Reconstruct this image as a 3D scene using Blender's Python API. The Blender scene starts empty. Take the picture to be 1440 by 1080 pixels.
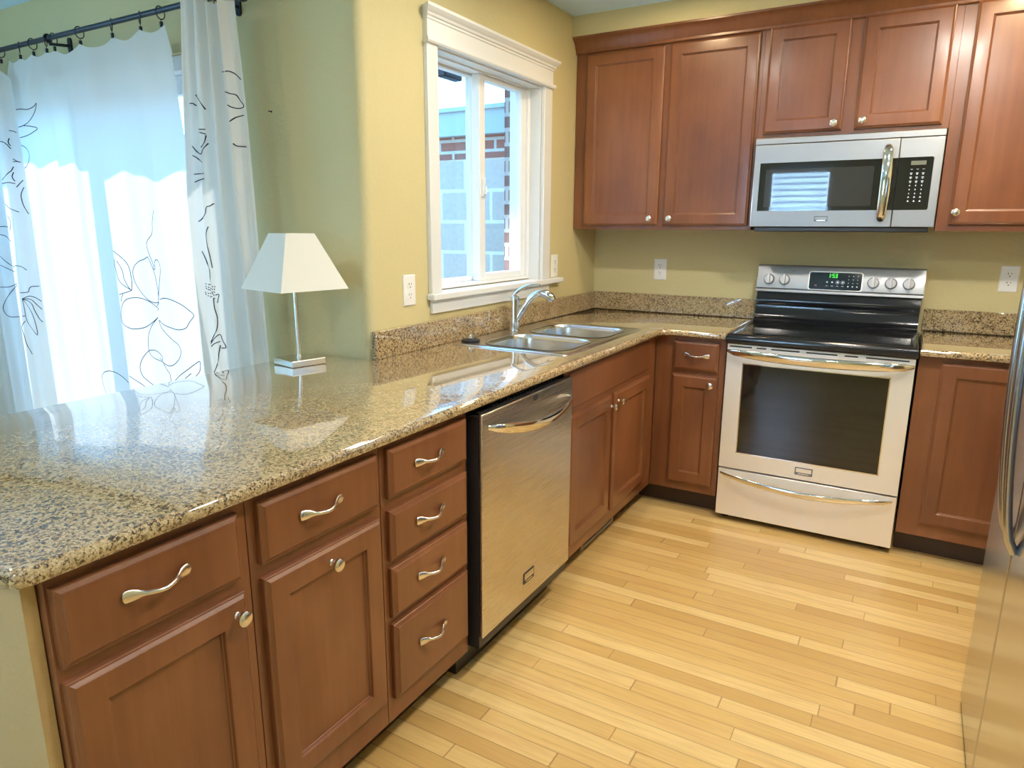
import bpy, bmesh, math, random
from mathutils import Vector, Matrix
random.seed(7)
S = bpy.context.scene
COL = S.collection
PI = math.pi

# ------------------------------------------------------------------ camera
cam_d = bpy.data.cameras.new('camera')
cam_d.sensor_width = 36.0
cam_d.lens = 962.94 * 36.0 / 1440.0
cam_d.clip_start = 0.03
cam = bpy.data.objects.new('camera', cam_d)
COL.objects.link(cam)
def cam_matrix(loc, yaw, pitch, roll):
    cy, sy, cp, sp = math.cos(yaw), math.sin(yaw), math.cos(pitch), math.sin(pitch)
    f = Vector((-sy*cp, cy*cp, sp)); r = Vector((cy, sy, 0)); u = r.cross(f)
    cr, sr = math.cos(roll), math.sin(roll)
    r2 = cr*r + sr*u; u2 = -sr*r + cr*u
    m = Matrix((r2, u2, -f)).transposed().to_4x4(); m.translation = loc
    return m
cam.matrix_world = cam_matrix(Vector((1.6749, -3.8345, 1.3847)), 0.52889, -0.22472, 0.00487)
S.camera = cam

# ------------------------------------------------------------------ world, sun, exposure
S.view_settings.view_transform = 'Standard'
S.view_settings.look = 'None'
S.view_settings.gamma = 1.0
S.view_settings.use_curve_mapping = False
S.view_settings.exposure = 0.17
W = bpy.data.worlds.new('daylight'); S.world = W; W.use_nodes = True
nt = W.node_tree; nt.nodes.clear()
wo = nt.nodes.new('ShaderNodeOutputWorld'); wb = nt.nodes.new('ShaderNodeBackground')
wt = nt.nodes.new('ShaderNodeTexCoord'); ws = nt.nodes.new('ShaderNodeSeparateXYZ')
wr = nt.nodes.new('ShaderNodeValToRGB')
wr.color_ramp.elements[0].position = 0.0; wr.color_ramp.elements[0].color = (0.34, 0.72, 1.0, 1)
wr.color_ramp.elements[1].position = 0.75; wr.color_ramp.elements[1].color = (0.10, 0.44, 1.0, 1)
nt.links.new(wt.outputs['Generated'], ws.inputs[0]); nt.links.new(ws.outputs['Z'], wr.inputs[0])
nt.links.new(wr.outputs[0], wb.inputs[0]); wb.inputs[1].default_value = 6.5
nt.links.new(wb.outputs[0], wo.inputs[0])

def lamp(name, kind, loc, energy, color, aim=None, **kw):
    d = bpy.data.lights.new(name, kind); d.energy = energy; d.color = color
    for k, v in kw.items(): setattr(d, k, v)
    o = bpy.data.objects.new(name, d); COL.objects.link(o); o.location = loc
    if aim is not None:
        o.rotation_euler = (Vector(aim) - Vector(loc)).to_track_quat('-Z', 'Y').to_euler()
    return o
SUN_DIR = Vector((-0.30, 0.50, 0.82))           # towards the sun
lamp('sun', 'SUN', (-3, 4, 6), 8.0, (1.0, 0.95, 0.86), aim=Vector((-3, 4, 6)) - SUN_DIR, angle=0.01)
# daylight through the window behind the camera; an added unseen fill from the side
DAY = (0.58, 0.81, 1.0)
lamp('window_daylight', 'AREA', (0.27, -6.75, 1.55), 150, DAY, aim=(0.27, 0, 1.3), shape='RECTANGLE', size=0.75, size_y=1.2)
lamp('added_side_fill', 'AREA', (-3.62, -4.2, 1.35), 12, DAY, aim=(0, -4.0, 1.2), shape='RECTANGLE', size=1.7, size_y=1.7)
# sunlight thrown back low from the sunlit patio onto the far window reveal
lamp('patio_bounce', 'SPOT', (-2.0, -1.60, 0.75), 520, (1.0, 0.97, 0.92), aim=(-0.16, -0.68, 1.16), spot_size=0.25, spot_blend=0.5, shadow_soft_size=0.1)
WARM = (1.0, 0.93, 0.83)
CANS = [(0.62, -0.80, 5), (0.68, -1.75, 8), (1.95, -0.85, 13), (1.75, -1.75, 27), (1.88, -2.65, 15), (1.2, -4.6, 16), (-1.0, -3.3, 7)]  # several are unseen cans added to brighten the range side

# ------------------------------------------------------------------ helpers
class MB:
    """collects geometry; built as one mesh object"""
    def __init__(s): s.v = []; s.f = []; s.m = []; s.mi = 0
    def add(s, vs, fs):
        n = len(s.v); s.v += [tuple(p) for p in vs]
        for f in fs: s.f.append([i+n for i in f]); s.m.append(s.mi)
        return s
    def box(s, x0, x1, y0, y1, z0, z1):
        v = [(x, y, z) for z in (z0, z1) for y in (y0, y1) for x in (x0, x1)]
        return s.add(v, [(0,2,3,1),(4,5,7,6),(0,1,5,4),(2,6,7,3),(0,4,6,2),(1,3,7,5)])
    def loops(s, L, cap0=True, cap1=True, closed=True):
        n = len(L[0]); vs = [p for l in L for p in l]; fs = []
        for k in range(len(L)-1):
            for i in range(n if closed else n-1):
                j = (i+1) % n
                fs.append((k*n+i, k*n+j, (k+1)*n+j, (k+1)*n+i))
        if cap0: fs.append(tuple(range(n))[::-1])
        if cap1: fs.append(tuple((len(L)-1)*n+i for i in range(n)))
        return s.add(vs, fs)
    def tube(s, path, r, seg=12, cap=True, flat=None):
        P = [Vector(p) for p in path]; R = r if isinstance(r, (list, tuple)) else [r]*len(P)
        L = []; nrm = None
        for i, p in enumerate(P):
            t = (P[min(i+1, len(P)-1)] - P[max(i-1, 0)]).normalized()
            if nrm is None:
                nrm = flat.copy() if flat else (Vector((0,0,1)) if abs(t.z) < .9 else Vector((1,0,0)))
            a = (nrm - t*nrm.dot(t)).normalized(); nrm = a; b = t.cross(a)
            ra, rb = (R[i] if isinstance(R[i], tuple) else (R[i], R[i]))
            L.append([p + a*(ra*math.cos(2*PI*k/seg)) + b*(rb*math.sin(2*PI*k/seg)) for k in range(seg)])
        return s.loops(L, cap, cap)
    def lathe(s, prof, c=(0,0,0), axis='z', seg=24, cap=True):
        L = []
        for r, h in prof:
            l = []
            for k in range(seg):
                a = 2*PI*k/seg; u, v = r*math.cos(a), r*math.sin(a)
                p = {'z': (u, v, h), 'x': (h, u, v), 'y': (u, h, v), '-y': (u, -h, v)}[axis]
                l.append((p[0]+c[0], p[1]+c[1], p[2]+c[2]))
            L.append(l)
        return s.loops(L, cap, cap)
    def torus(s, c, R, r, axis='x', seg=20, seg2=8, tilt=0.0):
        vs = []; fs = []
        for i in range(seg):
            a = 2*PI*i/seg
            for j in range(seg2):
                b = 2*PI*j/seg2; q = R + r*math.cos(b)
                p = Vector((r*math.sin(b), q*math.cos(a), q*math.sin(a)))
                p.rotate(Matrix.Rotation(tilt, 3, 'Z')); vs.append(p + Vector(c))
        for i in range(seg):
            for j in range(seg2):
                fs.append((i*seg2+j, ((i+1)%seg)*seg2+j, ((i+1)%seg)*seg2+(j+1)%seg2, i*seg2+(j+1)%seg2))
        return s.add(vs, fs)
    def build(s, name, mats, parent=None, loc=(0,0,0), bev=0, bseg=2, smooth=35):
        me = bpy.data.meshes.new(name)
        base = Vector(loc)
        if parent is not None: base = parent['_w'] if '_w' in parent else world_of(parent)
        base = Vector(base)
        me.from_pydata([tuple(Vector(p) - base) for p in s.v], [], s.f)
        mats = mats if isinstance(mats, (list, tuple)) else [mats]
        for m in mats: me.materials.append(m)
        for p, k in zip(me.polygons, s.m): p.material_index = k
        bm = bmesh.new(); bm.from_mesh(me); bmesh.ops.recalc_face_normals(bm, faces=bm.faces); bm.to_mesh(me); bm.free()
        if smooth:
            me.shade_smooth(); me.set_sharp_from_angle(angle=math.radians(smooth))
        o = bpy.data.objects.new(name, me); COL.objects.link(o)
        if parent is not None: o.parent = parent
        else: o.location = base
        if bev:
            b = o.modifiers.new('edge', 'BEVEL'); b.width = bev; b.segments = bseg; b.limit_method = 'ANGLE'; b.angle_limit = math.radians(40)
            b.harden_normals = False
        return o
def world_of(o):
    v = Vector((0,0,0))
    while o is not None: v += o.location; o = o.parent
    return v
def tag(o, label=None, cat=None, group=None, kind=None):
    if label: o['label'] = label
    if cat: o['category'] = cat
    if group: o['group'] = group
    if kind: o['kind'] = kind
    return o
def thing(name, label, cat, loc, group=None):
    o = bpy.data.objects.new(name, None); COL.objects.link(o); o.location = loc; o.empty_display_size = .1
    return tag(o, label, cat, group)
def struct(name, mb, mats, bev=0, label=None, cat=None, **kw):
    o = mb.build(name, mats, bev=bev, **kw); return tag(o, label, cat, kind='structure')
def share(me_obj, name, parent, loc, rot=None):
    """another object of the same mesh, placed at world LOC under PARENT"""
    o = bpy.data.objects.new(name, me_obj); COL.objects.link(o); o.parent = parent
    o.location = Vector(loc) - world_of(parent)
    if rot: o.rotation_euler = rot
    return o
def mesh_only(mb, name, mats, smooth=40):
    o = mb.build(name, mats, smooth=smooth); me = o.data; bpy.data.objects.remove(o); return me
def catmull(P, n=6):
    P = [Vector(p) for p in P]; out = []
    for i in range(len(P)-1):
        a, b, c, d = P[max(i-1,0)], P[i], P[i+1], P[min(i+2,len(P)-1)]
        for k in range(n):
            t = k/n
            out.append(0.5*((2*b) + (c-a)*t + (2*a-5*b+4*c-d)*t*t + (3*b-a-3*c+d)*t**3))
    out.append(P[-1]); return out
def rrect(u0, u1, v0, v1, r, n=6):
    o = []
    for cx, cy, a0 in ((u1-r, v1-r, 0), (u0+r, v1-r, PI/2), (u0+r, v0+r, PI), (u1-r, v0+r, 1.5*PI)):
        for k in range(n+1):
            a = a0 + PI/2*k/n; o.append((cx+r*math.cos(a), cy+r*math.sin(a)))
    return o

# ------------------------------------------------------------------ materials
def mat(name, color=(.8,.8,.8), rough=.5, metal=0, **kw):
    m = bpy.data.materials.new(name); m.use_nodes = True
    b = m.node_tree.nodes['Principled BSDF']
    b.inputs['Base Color'].default_value = (*color, 1); b.inputs['Roughness'].default_value = rough
    b.inputs['Metallic'].default_value = metal
    for k, v in kw.items(): b.inputs[k.replace('_', ' ')].default_value = v
    return m
class NT:
    def __init__(s, m): s.t = m.node_tree; s.b = s.t.nodes.get('Principled BSDF')
    def n(s, typ, **kw):
        x = s.t.nodes.new('ShaderNode'+typ)
        for k, v in kw.items():
            if k == 'ins':
                for i, val in v.items():
                    if isinstance(val, bpy.types.NodeSocket): s.t.links.new(val, x.inputs[i])
                    else: x.inputs[i].default_value = val
            else: setattr(x, k, v)
        return x
    def math(s, op, a, b=None, c=None):
        x = s.n('Math', operation=op)
        for i, val in enumerate((a, b, c)):
            if val is None: continue
            if isinstance(val, bpy.types.NodeSocket): s.t.links.new(val, x.inputs[i])
            else: x.inputs[i].default_value = val
        return x.outputs[0]
    def ramp(s, fac, stops, interp='LINEAR'):
        r = s.n('ValToRGB'); r.color_ramp.interpolation = interp
        e = r.color_ramp.elements
        while len(e) < len(stops): e.new(.5)
        for el, (p, c) in zip(e, stops): el.position = p; el.color = (*c, 1)
        s.t.links.new(fac, r.inputs[0]); return r.outputs[0]
    def mix(s, fac, a, b, mode='MIX'):
        x = s.n('Mix', data_type='RGBA', blend_type=mode)
        for i, val in ((0, fac), (6, a), (7, b)):
            if isinstance(val, bpy.types.NodeSocket): s.t.links.new(val, x.inputs[i])
            else: x.inputs[i].default_value = val if i == 0 else (*val, 1)
        return x.outputs[2]
    def bump(s, h, strength, dist):
        x = s.n('Bump', ins={'Height': h, 'Strength': strength, 'Distance': dist}); s.set('Normal', x.outputs[0])
    def set(s, k, v): s.t.links.new(v, s.b.inputs[k])
    def pos(s): return s.n('NewGeometry').outputs['Position']
    def mapped(s, sc, src=None):
        return s.n('Mapping', ins={'Vector': src or s.pos(), 'Scale': sc}).outputs[0]
    def noise(s, vec, scale, detail=3, rough=.5):
        return s.n('TexNoise', ins={'Vector': vec, 'Scale': scale, 'Detail': detail, 'Roughness': rough}).outputs['Fac']

def wall_mat(name, c):
    m = mat(name, c, .72); t = NT(m)
    nz = t.noise(t.pos(), 70, 2, .5)
    t.bump(t.math('SMOOTH_MIN', nz, .56, .12), .35, .006)
    n2 = t.noise(t.pos(), 1.3, 2)
    t.set('Base Color', t.mix(n2, tuple(k*.96 for k in c), tuple(min(1, k*1.04) for k in c)))
    return m
M_WALL = wall_mat('wall_paint', (.60, .525, .28))
M_CEIL = wall_mat('ceiling_daylight_tint', (.58, .80, .97))  # white ceiling; the blue of daylight is put into its colour
M_TRIM = mat('white_trim', (.74, .76, .76), .35)
M_VINYL = mat('white_vinyl', (.82, .85, .87), .3)
M_PLATE = mat('outlet_white', (.82, .83, .82), .3)
M_DARK = mat('slot_dark', (.03, .03, .035), .5)

def wood(name, dark, mid, light, rough=.32):
    m = mat(name, mid, rough, Coat_Weight=.25, Coat_Roughness=.18); t = NT(m)
    rnd = t.n('ObjectInfo').outputs['Random']
    off = t.n('CombineXYZ', ins={0: t.math('MULTIPLY', rnd, 13.0), 1: t.math('MULTIPLY', rnd, 7.0), 2: t.math('MULTIPLY', rnd, 3.0)}).outputs[0]
    v = t.n('VectorMath', operation='ADD', ins={0: t.pos(), 1: off}).outputs[0]
    grain = t.noise(t.mapped((38, 38, 2.2), v), 1.0, 5, .62)
    blot = t.noise(t.mapped((4.5, 4.5, 2.6), v), 1.0, 3, .5)
    f = t.math('ADD', t.math('MULTIPLY', grain, .35), t.math('MULTIPLY', blot, .65))
    f = t.math('ADD', f, t.math('MULTIPLY', t.math('SUBTRACT', rnd, .5), .10))
    t.set('Base Color', t.ramp(f, [(.25, dark), (.5, mid), (.75, light)]))
    t.set('Roughness', t.math('ADD', t.math('MULTIPLY', grain, .12), rough-.06))
    return m
M_WOOD = wood('stained_maple', (.125, .042, .016), (.195, .070, .026), (.265, .105, .042))
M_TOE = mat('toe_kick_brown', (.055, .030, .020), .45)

def floor_mat():
    m = mat('maple_strip_floor', (.6,.42,.2), .28); t = NT(m)
    sp = t.n('SeparateXYZ', ins={0: t.pos()}); x, y = sp.outputs[0], sp.outputs[1]
    yy = t.math('DIVIDE', y, .0572); row = t.math('FLOOR', yy); fy = t.math('FRACT', yy)
    r1 = t.n('TexWhiteNoise', noise_dimensions='1D', ins={'W': row}).outputs['Value']
    ln = t.math('ADD', .55, t.math('MULTIPLY', r1, .75))
    xx = t.math('ADD', t.math('DIVIDE', x, ln), t.math('MULTIPLY', r1, 37.7)); colm = t.math('FLOOR', xx); fx = t.math('FRACT', xx)
    cell = t.n('CombineXYZ', ins={0: row, 1: colm}).outputs[0]
    r2 = t.n('TexWhiteNoise', noise_dimensions='2D', ins={'Vector': cell}).outputs['Value']
    base = t.ramp(r2, [(0, (.50, .315, .105)), (.35, (.585, .39, .14)), (.7, (.64, .445, .175)), (1, (.69, .505, .22))])
    offs = t.n('CombineXYZ', ins={0: t.math('MULTIPLY', r2, 31.0), 1: t.math('MULTIPLY', r2, 17.0)}).outputs[0]
    v = t.n('VectorMath', operation='ADD', ins={0: t.pos(), 1: offs}).outputs[0]
    g = t.noise(t.mapped((4, 75, 1), v), 1, 6, .6); g2 = t.noise(t.mapped((2.2, 14, 1), v), 1, 3, .6)
    base = t.mix(t.math('MULTIPLY', t.ramp(g, [(.38, (1,1,1)), (.56, (0,0,0))]), .30), base, (.42, .24, .085))
    base = t.mix(t.math('MULTIPLY', t.ramp(g2, [(.50, (0,0,0)), (.72, (1,1,1))]), .42), base, (.50, .27, .10))
    ey = t.math('MINIMUM', fy, t.math('SUBTRACT', 1, fy)); ex = t.math('MULTIPLY', t.math('MINIMUM', fx, t.math('SUBTRACT', 1, fx)), 12)
    e = t.math('MINIMUM', ey, ex)
    seam = t.ramp(e, [(.012, (1,1,1)), (.035, (0,0,0))])
    base = t.mix(t.math('MULTIPLY', seam, .62), base, (.20, .105, .035))
    t.set('Base Color', base)
    t.bump(t.math('SUBTRACT', 1, seam), .25, .002)
    t.set('Roughness', t.math('ADD', .22, t.math('MULTIPLY', g, .16)))
    return m
M_FLOOR = floor_mat()

def granite():
    m = mat('speckled_granite', (.4,.3,.2), .07, Coat_Weight=1.0, Coat_Roughness=.03, Coat_IOR=1.75); t = NT(m)
    p = t.pos()
    wob = t.n('TexNoise', ins={'Vector': p, 'Scale': 160.0, 'Detail': 2.0}).outputs['Color']
    v = t.n('VectorMath', operation='ADD', ins={0: p, 1: t.n('VectorMath', operation='SCALE', ins={0: wob, 'Scale': .007}).outputs[0]}).outputs[0]
    def vor(scale):
        c = t.n('TexVoronoi', ins={'Vector': v, 'Scale': scale}).outputs['Color']
        return t.n('SeparateXYZ', ins={0: c}).outputs[0]
    a, b = vor(200.0), vor(440.0)
    big = t.noise(p, 9, 3)
    f = t.math('ADD', t.math('MULTIPLY', a, .6), t.math('MULTIPLY', b, .4))
    f = t.math('ADD', f, t.math('MULTIPLY', t.math('SUBTRACT', big, .5), .35))
    c = t.ramp(f, [(0, (.03, .022, .017)), (.18, (.10, .066, .040)), (.28, (.25, .17, .090)), (.40, (.38, .275, .145)), (.56, (.47, .355, .195)), (.72, (.55, .44, .27)), (.88, (.30, .205, .11))], 'CONSTANT')
    t.set('Base Color', c)
    t.b.inputs['IOR'].default_value = 1.6
    return m
M_GRAN = granite()

def steel(name, c, rough, axis, metal=1.0):
    m = mat(name, c, rough, metal); t = NT(m)
    sc = {'x': (3, 900, 900), 'y': (900, 3, 900), 'z': (900, 900, 3)}[axis]
    g = t.noise(t.mapped(sc), 1, 2, .6)
    t.set('Roughness', t.math('ADD', rough-.05, t.math('MULTIPLY', g, .1)))
    t.bump(g, .04, .001)
    return m
M_STEELX = steel('brushed_steel', (.92, .89, .83), .36, 'x', .62)
M_STEELY = steel('brushed_steel_dishwasher', (.66, .63, .59), .28, 'y')
M_STEELF = steel('brushed_steel_fridge', (.50, .51, .53), .20, 'z')
M_STEELM = steel('brushed_steel_microwave', (.38, .39, .40), .42, 'x')
M_SINK = mat('sink_steel', (.70, .71, .72), .22, 1.0)
M_CHROME = mat('chrome', (.82, .82, .82), .07, 1.0)
M_NICKEL = mat('satin_nickel', (.78, .73, .68), .22, 1.0)
M_BLACK = mat('black_enamel', (.012, .013, .016), .12)
M_BLACKP = mat('black_plastic', (.02, .02, .024), .35)
M_GLASSB = mat('black_glass', (.010, .012, .014), .04, Specular_IOR_Level=.75)
M_OVENGL = mat('oven_window_glass', (.010, .010, .010), .05, Specular_IOR_Level=.7)
M_SHADE = mat('lamp_shade_linen', (.80, .80, .74), .8, Transmission_Weight=0.0)
M_ROD = mat('dark_bronze', (.030, .034, .045), .4, .6)
M_INK = mat('curtain_ink', (.018, .025, .045), .8)
M_ICON = mat('panel_icon', (.55, .58, .6), .5, Emission_Color=(.8,.9,1,1), Emission_Strength=.25)
M_GREEN = mat('clock_green', (.05, .9, .05), .5, Emission_Color=(.08,1,.05,1), Emission_Strength=1.6)
M_LCD = mat('display_grey', (.14, .16, .13), .3)
M_GREY = mat('badge_grey', (.16, .16, .17), .35)
M_RING = mat('burner_mark', (.09, .09, .095), .25)

def cloth(name, c, tr):
    m = bpy.data.materials.new(name); m.use_nodes = True; t = m.node_tree; t.nodes.clear()
    o = t.nodes.new('ShaderNodeOutputMaterial'); d = t.nodes.new('ShaderNodeBsdfDiffuse'); l = t.nodes.new('ShaderNodeBsdfTranslucent'); x = t.nodes.new('ShaderNodeMixShader')
    d.inputs[0].default_value = (*c, 1); l.inputs[0].default_value = (*c, 1); x.inputs[0].default_value = tr
    t.links.new(d.outputs[0], x.inputs[1]); t.links.new(l.outputs[0], x.inputs[2]); t.links.new(x.outputs[0], o.inputs[0])
    return m
M_CURT = cloth('white_curtain_cotton', (.84, .85, .84), .50)
M_CURT2 = cloth('lined_curtain_cotton', (.80, .79, .75), .25)

def pane_glass(name, tint=(1,1,1)):
    m = bpy.data.materials.new(name); m.use_nodes = True; t = m.node_tree; t.nodes.clear()
    o = t.nodes.new('ShaderNodeOutputMaterial'); a = t.nodes.new('ShaderNodeBsdfTransparent'); g = t.nodes.new('ShaderNodeBsdfGlossy'); x = t.nodes.new('ShaderNodeMixShader'); f = t.nodes.new('ShaderNodeLayerWeight'); pw = t.nodes.new('ShaderNodeMath'); pw.operation = 'POWER'; pw.inputs[1].default_value = 4.0; t.links.new(f.outputs['Facing'], pw.inputs[0])
    a.inputs[0].default_value = (*tint, 1); g.inputs['Roughness'].default_value = .01; f.inputs[0].default_value = 0.5
    t.links.new(pw.outputs[0], x.inputs[0]); t.links.new(a.outputs[0], x.inputs[1]); t.links.new(g.outputs[0], x.inputs[2]); t.links.new(x.outputs[0], o.inputs[0])
    return m
M_PANE = pane_glass('window_glass', (.94, .97, 1.0))

def brick(name, axis, c1, c2, mortar, bw, bh, ms, rough=.85):
    m = mat(name, c1, rough); t = NT(m)
    sp = t.n('SeparateXYZ', ins={0: t.pos()})
    u = sp.outputs[0 if axis == 'x' else 1]
    v = t.n('CombineXYZ', ins={0: u, 1: sp.outputs[2]}).outputs[0]
    b = t.n('TexBrick', ins={'Vector': v, 'Color1': (*c1,1), 'Color2': (*c2,1), 'Mortar': (*mortar,1), 'Scale': 1.0, 'Mortar Size': ms, 'Brick Width': bw, 'Row Height': bh, 'Mortar Smooth': .1, 'Bias': 0.0})
    n = t.noise(t.pos(), 40, 4)
    t.set('Base Color', t.mix(.35, b.outputs[0], t.mix(n, (.25,.25,.25), (1,1,1)), 'MULTIPLY'))
    t.bump(t.math('SUBTRACT', 1, b.outputs['Fac']), .4, .01)
    return m
M_BLOCK = brick('concrete_block', 'x', (.60,.53,.46), (.66,.58,.51), (.90,.86,.82), .405, .203, .012)
M_BRICKW = brick('red_brick_cap', 'x', (.42,.17,.12), (.33,.13,.10), (.62,.60,.58), .22, .072, .010)
M_BRICKY = brick('red_brick_veneer', 'y', (.30,.18,.16), (.26,.15,.13), (.60,.58,.56), .22, .072, .010)
M_BRICKR = brick('red_brick_return', 'x', (.30,.18,.16), (.26,.15,.13), (.60,.58,.56), .22, .072, .010)
M_FASCIA = mat('grey_fascia', (.42, .47, .52), .6)
M_CONC = mat('patio_concrete', (.58, .57, .54), .8)

# ------------------------------------------------------------------ the room
ZC, ZD = 2.44, 2.385            # kitchen / dining ceiling
XR, YF, XL = 2.70, -6.45, -3.45
YD = -1.98                      # patio door wall, room side
struct('floor', MB().box(XL, XR, YF, .15, -.12, 0), M_FLOOR)
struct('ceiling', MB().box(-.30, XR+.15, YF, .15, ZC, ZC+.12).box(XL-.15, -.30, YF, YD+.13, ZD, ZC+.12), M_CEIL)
struct('ceiling_soffit', MB().box(-.02, XR, -.365, 0, 2.342, ZC+.02), M_WALL)
struct('wall_back', MB().box(-.02, XR+.15, 0, .15, 0, ZC+.05), M_WALL)
struct('wall_right', MB().box(XR, XR+.15, YF, .15, 0, ZC+.05), M_WALL)
# kitchen window wall with its bullnosed free end
wy0, wy1, wz0, wz1 = -1.565, -.70, 1.125, 2.05
b = MB()
prof = [(-.13, YD), (-.13, wy0), (0, wy0)] + [(0-.032+.032*math.cos(a), YD+.032-.032*math.sin(a)) for a in [PI/2*k/8 for k in range(9)]]
b.loops([[(x, y, z) for x, y in prof] for z in (0, ZC+.05)])
b.box(-.13, 0, wy1, .02, 0, ZC+.05).box(-.13, 0, wy0, wy1, 0, wz0).box(-.13, 0, wy0, wy1, wz1, ZC+.05)
struct('wall_left', b, M_WALL)
dx0, dx1, dz1 = -2.45, -.62, 2.05
b = MB().box(XL, dx0, YD, YD+.13, 0, ZC).box(dx1, -.13, YD, YD+.13, 0, ZC).box(dx0, dx1, YD, YD+.13, dz1, ZC)
struct('wall_dining', b, M_WALL)
b = MB().box(XL-.15, XL, YF, -5.05, 0, ZC).box(XL-.15, XL, -3.35, YD+.13, 0, ZC).box(XL-.15, XL, -5.05, -3.35, 0, .45).box(XL-.15, XL, -5.05, -3.35, 2.25, ZC)
struct('wall_far', b, M_WALL)
b = MB().box(XL-.15, -.11, YF-.15, YF, 0, ZC).box(.65, XR+.15, YF-.15, YF, 0, ZC).box(-.11, .65, YF-.15, YF, 0, .95).box(-.11, .65, YF-.15, YF, 2.15, ZC)
struct('wall_front', b, M_WALL)
# half wall closing the open end and the dining side of the peninsula
b = MB().box(-.10, .0, -3.41, YD-.002, 0, .883).box(-.10, .592, -3.412, -3.392, 0, .883)
struct('wall_peninsula', b, wall_mat('tan_end_panel', (.52, .37, .17)))

# kitchen window -----------------------------------------------------------
w1 = struct('window_1', MB().box(-.16, -.055, wy0+.003, wy0+.030, wz0+.003, wz1-.003).box(-.16, -.055, wy1-.030, wy1-.003, wz0+.003, wz1-.003)
            .box(-.16, -.055, wy0+.030, wy1-.030, wz1-.012, wz1-.002).box(-.16, -.055, wy0+.030, wy1-.030, wz0+.003, wz0+.018), M_VINYL, bev=.003)
def sash(y0, y1, x0, x1, st, sr):
    z0, z1 = wz0+.018, wz1-.012
    return MB().box(x0, x1, y0, y0+st, z0, z1).box(x0, x1, y1-st, y1, z0, z1).box(x0, x1, y0+st, y1-st, z0, z0+sr).box(x0, x1, y0+st, y1-st, z1-sr*.6, z1)
s1 = sash(-1.535, -1.108, -.150, -.112, .030, .018).build('sash', M_VINYL, w1, bev=.003)
s2 = sash(-1.150, -.730, -.108, -.066, .046, .032).build('sash', M_VINYL, w1, bev=.003)
MB().box(-.133, -.129, -1.507, -1.135, wz0+.030, wz1-.022).build('pane', M_PANE, s1)
MB().box(-.089, -.085, -1.108, -.772, wz0+.045, wz1-.03).build('pane', M_PANE, s2)
MB().box(-.066, -.054, -1.137, -1.118, 1.52, 1.60).box(-.054, -.044, -1.133, -1.122, 1.53, 1.565).build('latch', M_VINYL, s2, bev=.003)
# painted casing, stool and apron
MB().box(.0, .020, -1.634, -1.567, 1.125, 2.052).build('casing', M_TRIM, w1, bev=.003)
MB().box(.0, .020, -.698, -.618, 1.125, 2.052).build('casing', M_TRIM, w1, bev=.003)
h = MB()
prof = [(0, 2.050), (.030, 2.050), (.034, 2.056), (.034, 2.066), (.022, 2.070), (.022, 2.128), (.026, 2.132), (.026, 2.138), (.032, 2.142), (.034, 2.150), (.044, 2.158), (.050, 2.166), (.050, 2.176), (0, 2.176)]
def ends(x): return -1.634 - max(0, x-.022), -.618 + max(0, x-.022)
h.loops([[(x, ends(x)[0] if k == 0 else ends(x)[1], z) for x, z in prof] for k in (0, 1)])
h.build('head_casing', M_TRIM, w1, smooth=20)
st = MB().box(-.055, .0, wy0+.001, wy1-.001, 1.10, 1.1255).box(.0, .040, -1.645, -.492, 1.10, 1.1255)
st.build('stool', M_TRIM, w1, bev=.004)
MB().box(.0, .016, -1.625, -.615, 1.045, 1.10).build('apron', M_TRIM, w1, bev=.003)
# painted reveal boards lining the opening
MB().box(-.055, .001, wy0, wy0+.012, wz0, wz1).box(-.055, .001, wy1-.012, wy1, wz0, wz1).box(-.055, .001, wy0+.012, wy1-.012, wz1-.006, wz1).build('reveal', M_TRIM, w1)

# patio door ---------------------------------------------------------------
d1 = struct('door_1', MB().box(dx0, dx0+.05, YD+.02, YD+.12, .0, dz1).box(dx1-.05, dx1, YD+.02, YD+.12, 0, dz1).box(dx0+.05, dx1-.05, YD+.02, YD+.12, dz1-.06, dz1).box(dx0+.05, dx1-.05, YD+.02, YD+.12, 0, .03), M_VINYL, bev=.004)
def leaf(x0, x1, y0, y1, nm):
    z0, z1, s = .03, dz1-.06, .075
    l = MB().box(x0, x0+s, y0, y1, z0, z1).box(x1-s, x1, y0, y1, z0, z1).box(x0+s, x1-s, y0, y1, z1-s, z1).box(x0+s, x1-s, y0, y1, z0, z0+.1).build(nm, M_VINYL, d1, bev=.004)
    MB().box(x0+s, x1-s, (y0+y1)/2-.003, (y0+y1)/2+.003, z0+.1, z1-s).build('pane', M_PANE, l)
leaf(dx0+.05, -1.49, YD+.03, YD+.065, 'sliding_leaf')
leaf(-1.57, dx1-.05, YD+.07, YD+.105, 'fixed_leaf')

# window behind the camera, and an unseen side window added to let in light ----------------------------
w2 = struct('window_2', MB().box(-.11, -.06, YF-.12, YF+.02, .95, 2.15).box(.60, .65, YF-.12, YF+.02, .95, 2.15).box(-.06, .60, YF-.12, YF+.02, 2.10, 2.15).box(-.06, .60, YF-.12, YF+.02, .95, 1.0), M_TRIM)
MB().box(-.06, .60, YF-.10, YF-.095, 1.0, 2.10).build('pane', M_PANE, w2)
bl = thing('window_blind', 'white horizontal slat blind hanging in the window behind the camera', 'blind', (.27, YF-.03, 2.09))
M_BLIND = cloth('blind_slat', (.80, .86, .92), .5)
m = MB()
for k in range(14):
    z = 2.05 - k*.075
    m.add([(-.05, YF-.040, z+.054), (.59, YF-.040, z+.054), (.59, YF-.024, z-.050), (-.05, YF-.024, z-.050)], [(0,1,2,3)])
m.build('slats', M_BLIND, bl); MB().box(-.055, .595, YF-.055, YF-.01, 2.07, 2.10).build('head_rail', M_TRIM, bl)
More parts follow.
